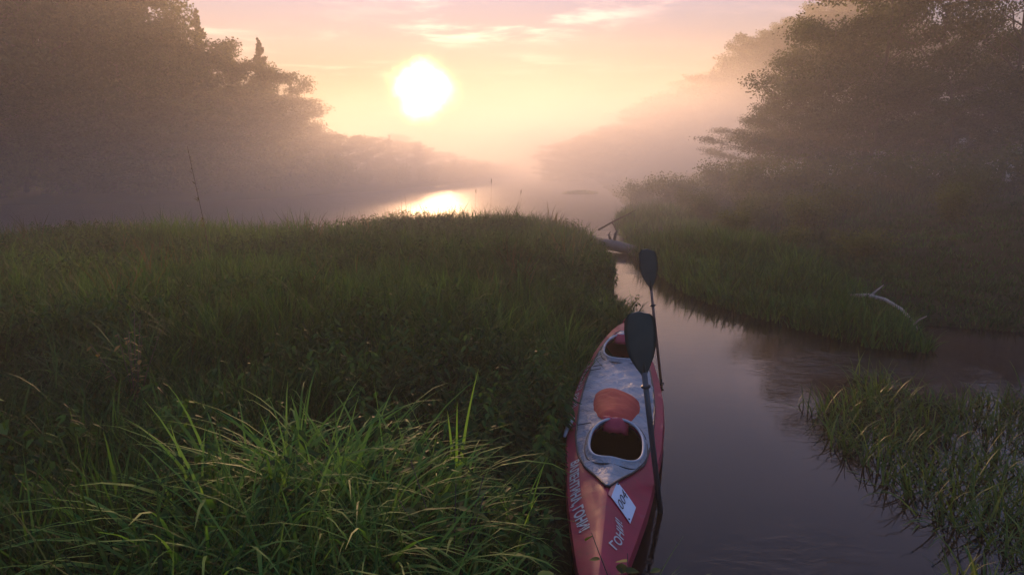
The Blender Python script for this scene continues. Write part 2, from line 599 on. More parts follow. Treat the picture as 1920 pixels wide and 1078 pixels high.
def h_meadow(X, Y):
    e = sstep(sdf(MEADOW, X, Y), 0, 1.0)
    n = vnoise(X * 0.8, Y * 0.8, 14)
    far = sstep(Y, 8, 16)
    n2_ = vnoise(X * 2.3, Y * 2.3, 15)
    n3_ = vnoise(X * 6.0, Y * 6.0, 17)
    h = 0.60 + 0.24 * n + 0.24 * n2_ + 0.14 * n3_ + 0.10 * e
    # matted, lodged grass beside the kayak, hollow in the middle distance
    h = h * (1 - 0.38 * np.exp(-(((X - 0.2) / 1.0) ** 2 + ((Y - 5.9) / 1.6) ** 2)))
    h = h * (1 - 0.25 * np.exp(-(((X + 2.2) / 1.8) ** 2 + ((Y - 4.2) / 1.3) ** 2)))
    return h * (1 - far * 0.05)


grass_patch('meadow_grass', M_grass,
            [(-9, 2.5, 1.0, 6.0, 760, 6), (-13, 3.2, 6.0, 12, 560, 4), (-20, 3.4, 12, 25, 330, 3)],
            m_meadow, h_meadow, lambda X, Y: 0.0125 + 0.0004 * np.clip(Y, 0, 20),
            'tall dark green meadow grass covering the left bank',
            lodge=lambda X, Y: np.exp(-(((X - 0.1) / 1.1) ** 2 + ((Y - 5.8) / 1.7) ** 2)) + 0.4 * sstep(vnoise(X, Y, 31), 0.1, 0.5),
            tintfun=lambda X, Y: 0.16 * sstep(Y, 7, 12) * sstep(-X, -1, 6) - 0.10 * np.exp(-((Y - 4.5) / 2.0) ** 2), seed=1)


def herbs(name, x0, x1, y0, y1, nplants, mask, mat, label, seed, size=0.05, hbase=0.5):
    TX, TY, r = scatter(x0, x1, y0, y1, nplants / ((x1 - x0) * (y1 - y0)), seed)
    k = mask(TX, TY) & in_view(TX, TY) & (vnoise(TX * 1.3, TY * 1.3, seed) > 0.0)
    TX, TY = TX[k], TY[k]
    n = len(TX)
    H = hbase * r.uniform(0.75, 1.35, n)
    pk = np.repeat(np.arange(n), 26)
    f = r.uniform(0.3, 1.0, len(pk))
    az = r.uniform(0, 2 * PI, len(pk))
    out = (0.05 + 0.09 * r.random(len(pk))) * (1.25 - f)
    cx_, cy_ = TX[pk] + np.cos(az) * out, TY[pk] + np.sin(az) * out
    cz_ = np.maximum(height(TX, TY), 0)[pk] + f * H[pk]
    a = np.stack([np.cos(az), np.sin(az), r.normal(-0.35, 0.25, len(pk))], 1)
    a /= np.linalg.norm(a, axis=1)[:, None]
    b = np.stack([-np.sin(az), np.cos(az), r.normal(0, 0.3, len(pk))], 1)
    s_ = (size * (1.35 - 0.6 * f) * r.uniform(0.7, 1.2, len(pk)))[:, None]
    C = np.stack([cx_, cy_, cz_], 1)
    V = np.empty((len(pk), 6, 3))
    V[:, 0] = C - a * s_ * .2
    V[:, 1] = C + a * s_ * .35 + b * s_ * .42
    V[:, 2] = C + a * s_ * .95 + b * s_ * .30 + np.array([0, 0, -.15]) * s_
    V[:, 3] = C + a * s_ * 1.6 + np.array([0, 0, -.5]) * s_
    V[:, 4] = C + a * s_ * .95 - b * s_ * .30 + np.array([0, 0, -.15]) * s_
    V[:, 5] = C + a * s_ * .35 - b * s_ * .42
    base = (np.arange(len(pk)) * 6)[:, None]
    F = np.concatenate([base + np.array([[0, 1, 2, 3]]), base + np.array([[0, 3, 4, 5]])])
    tint = np.repeat(np.clip(0.4 + r.uniform(-.25, .25, n)[pk] + r.normal(0, .12, len(pk)), 0, 1), 6)
    link(name, mesh_np(name, V.reshape(-1, 3), F, True, tint), mat, kind='stuff', label=label, cat='plants')


herbs('meadow_herbs', -13, 2.4, 3.0, 22, 5200, lambda X, Y: m_meadow(X, Y), M_grass, 'leafy herbs mixed through the meadow grass', 301, 0.05, 0.56)


def m_clump(X, Y):
    d = ((X + 0.75) / 1.35) ** 2 + ((Y - 3.25) / 0.95) ** 2
    d = d + 0.35 * vnoise(X * 2.2, Y * 2.2, 8)
    line = Y < 2.45 + (X + 2.2) * 0.95
    return (d < 1.0) & (X < -0.05) & m_meadow(X, Y) & (line | (d < 0.6))


grass_patch('lush_grass', M_clump, [(-2.6, 0.5, 1.6, 4.6, 800, 7)], m_clump,
            lambda X, Y: (0.98 + 0.12 * vnoise(X * 1.5, Y * 1.5, 4)) * (1 - 0.35 * sstep(X, -0.7, 0.0)), lambda X, Y: 0.021 + 0 * X,
            'bright green clump of broad arching grass in the lower foreground',
            lodge=lambda X, Y: 0.55 + 0 * X, tintfun=lambda X, Y: 0.1 + 0 * X, seed=2)


grass_patch('tall_stems', M_grass_dry, [(-13, 2.2, 5.0, 25, 7, 3)], lambda X, Y: m_meadow(X, Y) & (vnoise(X, Y, 55) > -0.1),
            lambda X, Y: 0.98 + 0 * X, lambda X, Y: 0.009 + 0.0006 * Y, 'thin dry flowering stems sticking up out of the meadow grass', seed=5)


def m_right(X, Y):
    return (sdf(RIGHTBANK, X, Y) + 0.15 * vnoise(X * 2, Y * 2, 12) > -0.22)


grass_patch('bank_grass', M_grass,
            [(3.2, 9, 8.6, 20, 560, 4), (3.8, 18, 20, 34, 150, 3), (9, 17, 7.5, 20, 240, 3)],
            m_right, lambda X, Y: (0.58 + 0.22 * vnoise(X * 0.9, Y * 0.9, 16)) * (1 - 0.70 * sstep(X - 0.10 * (Y - 10), 5.5, 6.6) * sstep(-Y, -24, -19)),
            lambda X, Y: 0.010 + 0.0008 * np.clip(Y, 0, 25),
            'low green grass growing over the right bank and its point',
            tintfun=lambda X, Y: 0.22 * np.exp(-(((X - 5.2) / 1.2) ** 2)) * sstep(-Y, -15, -9) - 0.30 * sstep(X - 0.10 * (Y - 10), 5.5, 6.8), seed=3)

POND = [(2.85, 7.35), (2.95, 6.6), (3.0, 6.0), (3.05, 5.4), (3.0, 4.9), (2.9, 4.3), (2.6, 3.5), (2.4, 2.6), (6, 2.0), (8.5, 5), (8.5, 7.6),
        (5.6, 7.5), (4.9, 7.0), (4.3, 7.6), (3.9, 7.1), (3.3, 6.8)]


def m_pond(X, Y):
    n = vnoise(X * 2.6, Y * 2.6, 41)
    n2_ = vnoise(X * 6, Y * 6, 43)
    return (sdf(POND, X, Y) + 0.40 * n + 0.2 * n2_ > 0.02) & (n + 0.6 * n2_ > -0.36 + 0.22 * sstep(-Y, -4.6, -3.4))


def water_grass():
    X, Y, r = scatter(2.2, 8.5, 2.0, 8.0, 430, 77)
    k = m_pond(X, Y) & in_view(X, Y)
    X, Y = X[k], Y[k]
    n = len(X)
    P = np.stack([X, Y, np.full(n, -0.05)], 1)
    hh = (0.38 + 0.14 * vnoise(X * 1.4, Y * 1.4, 6)) * r.uniform(0.5, 1.25, n)
    ti = np.clip(0.45 + 0.3 * vnoise(X * 2, Y * 2, 19) + r.normal(0, 0.2, n), 0, 1)
    V, F, C = blades(P, hh, 0.015 * r.uniform(0.6, 1.3, n), r.uniform(0, 2 * PI, n), np.abs(r.normal(0.5, 0.4, n)), r.uniform(0.3, 1.9, n), ti, 4)
    link('water_grass', mesh_np('water_grass', V, F, smooth=True, col=C), M_grass_wet, kind='stuff',
         label='patch of short grass growing out of the water at lower right', cat='grass')


water_grass()


# islet tuft grass
def islet():
    r = np.random.default_rng(5)
    n = 1600
    X = 5.3 + r.normal(0, 0.9, n)
    Y = 52.0 + r.normal(0, 0.45, n)
    Z = height(X, Y) - 0.02
    k = Z > 0.0
    X, Y, Z = X[k], Y[k], Z[k]
    n = len(X)
    V, F, C = blades(np.stack([X, Y, Z], 1), r.uniform(0.1, 0.28, n), np.full(n, 0.03), r.uniform(0, 6.28, n), np.abs(r.normal(0, 0.3, n)),
                     r.uniform(0.2, 1.2, n), r.uniform(0, 1, n), 3)
    link('islet_grass', mesh_np('islet_grass', V, F, True, C), M_grass, kind='stuff', label='grass on the small islet in mid river', cat='grass')


islet()


# ------------------------------------------------------------------ trees
def leaves_mesh(name, C, size, tint, r, elong=1.6):
    """C (n,3) leaf centres -> small randomly turned rhombic leaves"""
    n = len(C)
    a = r.normal(size=(n, 3))
    a /= np.linalg.norm(a, axis=1)[:, None]
    b = r.normal(size=(n, 3))
    b -= a * (a * b).sum(1)[:, None]
    b /= np.linalg.norm(b, axis=1)[:, None]
    s = size * r.uniform(0.6, 1.3, n)[:, None]
    V = np.empty((n, 4, 3))
    V[:, 0] = C - a * s * elong * 0.5
    V[:, 1] = C + b * s * 0.5
    V[:, 2] = C + a * s * elong * 0.5
    V[:, 3] = C - b * s * 0.5
    return mesh_np(name, V.reshape(-1, 3), np.arange(n * 4).reshape(n, 4), col=np.repeat(tint, 4))


def deciduous(seed, H=10.0, Rw=3.0, nleaf=16000, leaf=0.11, low=0.18, shape=1.0, limbs=16, bare=False):
    r = np.random.default_rng(seed)
    rr = random.Random(seed)
    T = Tubes()
    clumps = []
    lean = Vector((rr.uniform(-.06, .06), rr.uniform(-.06, .06), 1))
    top = H * 0.93
    tp = []
    for i in range(9):
        f = i / 8
        tp.append(Vector((lean.x * top * f + 0.12 * math.sin(f * 7 + seed), lean.y * top * f + 0.12 * math.cos(f * 5 + seed), top * f - 0.25 * (i == 0))))
    r0 = H * 0.016
    T.tube(tp, [r0 * (1 - 0.9 * i / 8) + 0.01 for i in range(9)], 8)
    for i in range(limbs):
        f = low + (0.95 - low) * (i + rr.random()) / limbs
        k = f * 8
        i0 = min(7, int(k))
        st = tp[i0].lerp(tp[i0 + 1], k - i0)
        az = i * 2.4 + rr.uniform(-.4, .4)
        prof = math.sin(min(1, (1 - f) / (1 - low) * 0.92 + 0.10) * PI * 0.62) ** shape
        L = Rw * prof * rr.uniform(0.75, 1.12) + 0.25
        up = 0.25 + 0.9 * f
        pts = [st]
        for q in range(1, 5):
            g = q / 4
            pts.append(st + Vector((math.cos(az) * L * g, math.sin(az) * L * g, L * up * g * (1.15 - 0.45 * g))) + Vector((rr.uniform(-.12, .12), rr.uniform(-.12, .12), rr.uniform(-.1, .1))))
        rl = r0 * (1 - f * 0.8) * 0.5
        T.tube(pts, [rl * (1 - 0.85 * g / 4) + 0.006 for g in range(5)], 5)
        nsub = 8
        for j in range(nsub):
            g = 0.3 + 0.7 * (j + rr.random()) / nsub
            kk = g * 4
            i1 = min(3, int(kk))
            s2 = pts[i1].lerp(pts[i1 + 1], kk - i1)
            a2 = az + rr.uniform(-1.5, 1.5)
            L2 = L * rr.uniform(0.2, 0.42) + 0.2
            e2 = s2 + Vector((math.cos(a2) * L2, math.sin(a2) * L2, L2 * rr.uniform(-0.25, 0.9)))
            T.tube([s2, s2.lerp(e2, 0.5) + Vector((0, 0, 0.05)), e2], [rl * 0.4 + .004, rl * .25 + .004, 0.004], 4)
            clumps.append((e2, rr.uniform(0.7, 1.2)))
            clumps.append((s2.lerp(e2, 0.5), rr.uniform(0.5, 0.9)))
            if bare:
                for _ in range(3):
                    e3 = e2 + Vector((rr.uniform(-.5, .5), rr.uniform(-.5, .5), rr.uniform(-.1, .6)))
                    T.tube([s2.lerp(e2, rr.uniform(.3, 1)), e3], [0.008, 0.003], 3)
    trunk = T.mesh('trunk')
    trunk.materials.append(M_bark)
    if bare:
        return trunk, None
    cs = np.array([c[0][:] for c in clumps])
    wt = np.array([c[1] for c in clumps])
    pick = r.choice(len(cs), nleaf, p=wt / wt.sum())
    rad_ = Rw * 0.115
    C = cs[pick] + np.clip(r.normal(0, 1, (nleaf, 3)), -1.7, 1.7) * np.array([rad_, rad_, rad_ * 0.62])
    ct = r.uniform(-0.38, 0.38, len(cs))
    tint = np.clip(0.45 + ct[pick] + r.normal(0, 0.13, nleaf), 0, 1)
    crown = leaves_mesh('crown', C, leaf, tint, r)
    return trunk, crown


def conifer(seed, H=14.0, Rw=2.2, leaf=0.20, per=7):
    r = np.random.default_rng(seed)
    rr = random.Random(seed)
    T = Tubes()
    T.tube([(0, 0, -0.3), (0.03, 0.02, H * 0.5), (0, 0, H)], [H * 0.013, H * 0.008, 0.015], 7)
    pts = []
    z = H * 0.10
    while z < H * 0.985:
        f = z / H
        L = Rw * (1 - f) ** 0.8 * rr.uniform(0.8, 1.15) + 0.12
        nb = 7 if f < 0.8 else 5
        z0_ = z
        for b in range(nb):
            z = z0_ + rr.uniform(-0.02, 0.02) * H
            az = rr.uniform(0, 2 * PI)
            Lb = L * rr.uniform(0.45, 1.25)
            sl_ = -0.35 + 0.7 * f + rr.uniform(-.15, .15)
            st = Vector((0, 0, z))
            en = Vector((math.cos(az) * Lb, math.sin(az) * Lb, z + Lb * sl_))
            T.tube([st, en], [0.02 * (1 - f) + 0.006, 0.004], 3, cap=False)
            n = int(Lb * 11 * per / 7 * 2.2) + 8
            g = r.uniform(0.12, 1.05, n)
            wdt = 0.32 * Lb * (1 - g * 0.7)
            lat = r.normal(0, 0.5, n) * wdt
            P = np.empty((n, 3))
            P[:, 0] = math.cos(az) * Lb * g - math.sin(az) * lat
            P[:, 1] = math.sin(az) * Lb * g + math.cos(az) * lat
            P[:, 2] = z + Lb * sl_ * g - np.abs(lat) * 0.25 - r.uniform(0, 0.34, n)
            pts.append(P)
        z = z0_ + H * 0.020 * rr.uniform(0.8, 1.3)
    C = np.concatenate(pts)
    tint = np.clip(0.5 + r.normal(0, 0.2, len(C)), 0, 1)
    trunk = T.mesh('trunk')
    trunk.materials.append(M_bark)
    return trunk, leaves_mesh('crown', C, leaf, tint, r, 2.0)


def shrub(seed, H=1.6, Rw=1.2, nleaf=5000, leaf=0.06):
    r = np.random.default_rng(seed)
    rr = random.Random(seed)
    T = Tubes()
    cs = []
    for i in range(16):
        az = rr.uniform(0, 2 * PI)
        L = Rw * rr.uniform(0.25, 0.95)
        h = H * rr.uniform(0.45, 0.95)
        p = [Vector((0.05 * math.cos(az), 0.05 * math.sin(az), -0.1)), Vector((math.cos(az) * L * .45, math.sin(az) * L * .45, h * .65)), Vector((math.cos(az) * L, math.sin(az) * L, h))]
        T.tube(p, [0.018, 0.012, 0.004], 4)
        cs += [p[2], p[1].lerp(p[2], .5), p[1], p[0].lerp(p[1], .6)]
    cs = np.array([c[:] for c in cs])
    pk = r.integers(0, len(cs), nleaf)
    C = cs[pk] + r.normal(0, 1, (nleaf, 3)) * np.array([Rw * .17, Rw * .17, H * .11])
    C[:, 2] = np.abs(C[:, 2])
    ct = r.uniform(-0.2, 0.2, len(cs))
    tint = np.clip(0.45 + ct[pk] + 0.15 * (C[:, 2] / H - 0.5) * 0 + r.normal(0, 0.15, nleaf), 0, 1)
    st = T.mesh('stem')
    st.materials.append(M_bark)
    return st, leaves_mesh('foliage', C, leaf, tint, r)


DEC = [deciduous(21, 10, 3.1, 26000, 0.085), deciduous(22, 10, 2.7, 24000, 0.085, shape=0.8), deciduous(23, 10, 3.4, 26000, 0.085, low=0.12)]
DECF = [deciduous(31, 10, 2.9, 22000, 0.11, low=0.03, limbs=20), deciduous(32, 10, 3.2, 22000, 0.11, low=0.03, limbs=20)]
CON = [conifer(41), conifer(42, 14, 1.9), conifer(43, 14, 2.6)]
SHR = [shrub(51), shrub(52, 1.5, 1.4), shrub(53, 1.8, 1.1)]
for l_, m_ in ((DEC, M_leaf), (DECF, M_leaf), (CON, M_needle), (SHR, M_shrub)):
    for a_, b_ in l_:
        b_.materials.append(m_)


def place(name, var, x, y, h, h0, wide=1.0, label=None, cat='tree', group=None, names=('trunk', 'crown'), sink=0.05):
    z = float(height(np.array([x]), np.array([y]))[0])
    t = empty(name, (x, y, max(z, -0.1) - sink), R.uniform(0, 2 * PI), label, cat, group)
    s = h / h0
    for nm, me in zip(names, var):
        if me is None:
            continue
        o = link(nm, me, None, t)
        o.scale = (s * wide, s * wide, s)
    return t


# right bank, near group (about 26-34 m off)
right = [
    ('alder_tree', 0, 12.3, 30.5, 5.6, 1.05, 'low leafy tree at the left edge of the right bank grove, leaning over the grass'),
    ('alder_tree', 2, 13.8, 30.0, 8.2, 1.0, 'round leafy tree second from the river in the right bank grove'),
    ('alder_tree', 1, 15.4, 29.6, 10.2, 0.95, 'tallest dark tree of the right bank grove with a pointed crown'),
    ('alder_tree', 0, 17.4, 28.6, 10.0, 0.75, 'tall thin-crowned tree right of the tallest one, sky showing through it'),
    ('alder_tree', 2, 20.8, 27.6, 7.4, 0.95, 'dark leafy tree at the right edge of the picture below the bare branches'),
    ('alder_tree', 1, 15.4, 33.5, 7.6, 1.1, 'leafy tree behind the round one in the right bank grove'),
    ('alder_tree', 0, 17.0, 33.5, 8.3, 1.1, 'leafy tree filling the gap behind the tallest tree'),
    ('alder_tree', 2, 21.5, 32.0, 7.6, 1.1, 'broad leafy tree behind the right edge of the grove'),
    ('alder_tree', 1, 17.0, 26.2, 5.6, 1.3, 'short bushy tree in front of the tallest grove tree'),
    ('alder_tree', 2, 14.4, 27.8, 5.2, 1.3, 'short bushy tree at the foot of the grove, left of centre'),
    ('alder_tree', 0, 19.2, 24.6, 5.2, 1.3, 'short bushy tree at the foot of the grove near the right edge'),
    ('alder_tree', 0, 13.2, 36.5, 4.6, 1.7, 'low bushy tree behind the left foot of the grove'),
    ('alder_tree', 2, 16.2, 36.8, 4.8, 1.7, 'low bushy tree behind the middle foot of the grove'),
    ('alder_tree', 1, 19.4, 36.2, 4.8, 1.7, 'low bushy tree behind the tall thin-crowned tree'),
    ('alder_tree', 0, 22.6, 35.0, 4.8, 1.7, 'low bushy tree behind the right foot of the grove'),
    ('alder_tree', 1, 24.5, 28.5, 7.0, 1.1, 'leafy tree just outside the grove at far right'),
]
for nm, v, x, y, h, wd, lb in right:
    place(nm, DEC[v], x, y, h - 1.1, 10, wd * h / (h - 1.1), lb, 'tree', 'leafy trees of the right bank grove')
dead, _ = deciduous(61, 10, 2.6, 10, 0.1, low=0.35, limbs=13, bare=True)
place('bare_tree', (dead, None), 19.3, 26.5, 8.6, 10, 1.0, 'leafless dead tree whose bare branches rise above the grove at upper right', 'tree')

# shrubs below the grove and along the right bank
sh = [(7.6, 31.5, 1.5), (8.6, 33.5, 1.6), (9.6, 31.0, 1.7), (10.7, 32.0, 1.6), (8.4, 28.6, 1.2), (9.5, 27.4, 1.5), (10.6, 26.4, 1.6), (9.2, 24.2, 1.1), (7.2, 27.2, 1.0),
      (11.8, 27.6, 1.7), (12.6, 25.2, 1.5), (7.6, 21.6, 0.9), (8.8, 20.2, 1.0), (10.4, 21.6, 1.1), (6.4, 19.0, 0.8), (13.6, 23.2, 1.5), (15.2, 22.4, 1.5),
      (6.9, 24.2, 0.9), (6.9, 16.4, 0.7), (8.2, 15.4, 0.7), (11.6, 17.6, 0.9), (16.6, 21.5, 1.6), (18.0, 21.0, 1.5), (13.2, 19.4, 1.0), (7.0, 36.0, 1.4)]
for i, (x, y, h) in enumerate(sh):
    tone = ('knee-high' if h < 0.85 else 'waist-high' if h < 1.15 else 'shoulder-high' if h < 1.55 else 'man-high') + ' pale green'
    side = 'near the water' if x < 8 else ('mid slope' if x < 12 else 'at the foot of the trees')
    dist = 'nearest the channel' if y < 20 else ('halfway back' if y < 27 else 'far back in the haze')
    place('riverside_shrub', SHR[i % 3], x, y, h, 1.6, 1.15, f'{tone} rounded shrub {side}, {dist}', 'shrub',
          'rounded shrubs on the right bank', ('stem', 'foliage'))

# left forest across the river; (x, y, height, kind)
left = []
r2 = random.Random(5)


def lf(px, d, top, kind):
    """px column and top row of the tree as seen from the landing, d metres off"""
    x = (px - 960) / 1250 * d
    y = d
    z = float(height(np.array([x]), np.array([y]))[0])
    h = (300 - top) / 1250 * d + CAM_H - z
    if 580 < px < 960:
        h *= 0.56
    left.append((x, y, h, kind))


for px, d, top, k in [(20, 43, -90, 'd'), (80, 46, -60, 'c'), (130, 44, -110, 'd'), (190, 46, -90, 'c'), (235, 45, -40, 'c'), (285, 47, -60, 'c'), (320, 48, -5, 'd'),
                      (262, 44, 40, 'd'), (-60, 44, -100, 'd'), (-140, 46, -90, 'c'), (50, 52, -40, 'c'), (160, 54, -60, 'c'), (-20, 53, -60, 'd'), (110, 50, -70, 'd'),
                      (355, 50, 60, 'd'), (400, 53, 38, 'c'), (425, 52, 85, 'd'), (458, 54, 118, 'd'), (508, 56, 88, 'c'), (530, 57, 140, 'd'), (560, 60, 185, 'd'),
                      (300, 45, 150, 'd'), (340, 47, 190, 'd'), (60, 42, 120, 'd'), (150, 42.5, 150, 'd'), (220, 43, 180, 'd'),
                      (625, 62, 205, 'c'), (660, 64, 190, 'd'), (700, 68, 200, 'd'), (735, 72, 192, 'c'), (765, 76, 215, 'd'), (800, 82, 238, 'd'), (835, 90, 252, 'd'),
                      (862, 98, 268, 'd'), (885, 106, 280, 'd'), (910, 114, 292, 'd'), (930, 122, 300, 'd'), (948, 127, 306, 'd'),
                      (380, 58, 90, 'c'), (460, 62, 120, 'c'), (560, 68, 160, 'c'), (630, 75, 200, 'd'), (690, 82, 200, 'c'), (740, 92, 205, 'd'), (780, 100, 225, 'd'),
                      (420, 49, 170, 'd'), (500, 52, 190, 'd'), (570, 57, 230, 'd'), (640, 61, 255, 'd'), (720, 68, 265, 'd'), (790, 78, 275, 'd')]:
    lf(px, d, top, k)
med = {}
for i, (x, y, h, k) in enumerate(left):
    if y < 49 and x < -22:
        zn = 'at the far left edge'
    elif y < 58:
        zn = 'where the left forest steps down'
    elif y < 80:
        zn = 'on the ridge below the sun'
    else:
        zn = 'on the misty point'
    row = 'front-row' if y - np.interp(x, [-40, -20, -15.6, -11.9, -6.5, 0.5], [40, 43, 49, 58, 74, 128]) < 3 else 'back-row'
    size = 'towering' if h > 12 else ('tall' if h > 9 else ('middling' if h > 5 else 'low'))
    if k == 'c':
        place('spruce_tree', CON[i % 3], x, y, h, 14, 1.0, f'hazy {size} {row} spruce {zn}', 'tree', 'forest trees across the river on the left')
    else:
        place('forest_tree', DECF[i % 2], x, y, h, 10, 1.0 if h > 8 else 1.9, f'hazy {size} {row} round-crowned tree {zn}', 'tree', 'forest trees across the river on the left')

# bushes along the foot of the left forest
LS = [(-44, 39.5), (-30, 40.5), (-24, 42.5), (-20, 44.5), (-17, 49), (-13.6, 56), (-11, 63), (-8.6, 71), (-6.4, 80), (-4.4, 92), (-2.4, 106), (-0.3, 120), (0.6, 126)]
cum = [0]
for a_, b_ in zip(LS[:-1], LS[1:]):
    cum.append(cum[-1] + math.dist(a_, b_))
nb_ = 44
for i in range(nb_):
    u = cum[-1] * (i + .5) / nb_
    x = float(np.interp(u, cum, [p[0] for p in LS])) + r2.uniform(-.6, .4)
    y = float(np.interp(u, cum, [p[1] for p in LS])) + r2.uniform(-.3, 1.2)
    where = 'under the tall left forest' if x < -22 else ('where the forest steps down' if y < 60 else 'under the hazy ridge below the sun' if y < 95 else 'near the tip of the misty point')
    place('waterside_bush', SHR[i % 3], x, y, (2.0 if y < 55 else 1.0) + r2.random() * (1.6 if y < 55 else 1.0), 1.6, 1.25, 'dark bush at the far left waterline ' + where, 'shrub', 'bushes along the left waterline', ('stem', 'foliage'))

# far hillside on the right
hill = []
for i in range(60):
    f = i / 59
    row = i % 3
    px = 1035 + (1640 - 1035) * f
    d = 84 + 7 * row + r2.uniform(-2, 2)
    x = (px - 960) / 1250 * d
    sky_y = np.interp(px, [1000, 1060, 1180, 1250, 1330, 1380, 1450, 1500, 1560, 1640], [306, 285, 225, 180, 140, 92, 72, 45, 12, 0])
    z = float(height(np.array([x]), np.array([d]))[0])
    h = (300 - sky_y) / 1250 * d + CAM_H - z + r2.uniform(-1.5, 0.9)
    if h < 1.5:
        h = 1.5
    hz = ('low on the misty right hillside, near the river' if px < 1200 else 'halfway up the misty right hillside' if px < 1400 else 'high on the misty right hillside above the grove') + (', nearest row' if row == 0 else ', middle row' if row == 1 else ', farthest row')
    kind = 'c' if r2.random() < 0.45 and h > 6 else 'd'
    if kind == 'c':
        place('spruce_tree', CON[i % 3], x, d, h, 14, 1.15, 'faint spruce ' + hz, 'tree', 'misty trees on the far right hillside')
    else:
        place('forest_tree', DECF[i % 2], x, d, h, 10, 1.25 if h > 7 else 1.8, 'faint round-crowned tree ' + hz, 'tree', 'misty trees on the far right hillside')
for i in range(16):
    x = 3 + i * 2.4
    place('forest_tree', DECF[i % 2], x, 139 + r2.uniform(-2, 2), 6 + r2.uniform(-1, 2), 10, 1.5, 'barely visible tree closing the river at the end of the mist', 'tree', 'misty trees at the river bend')


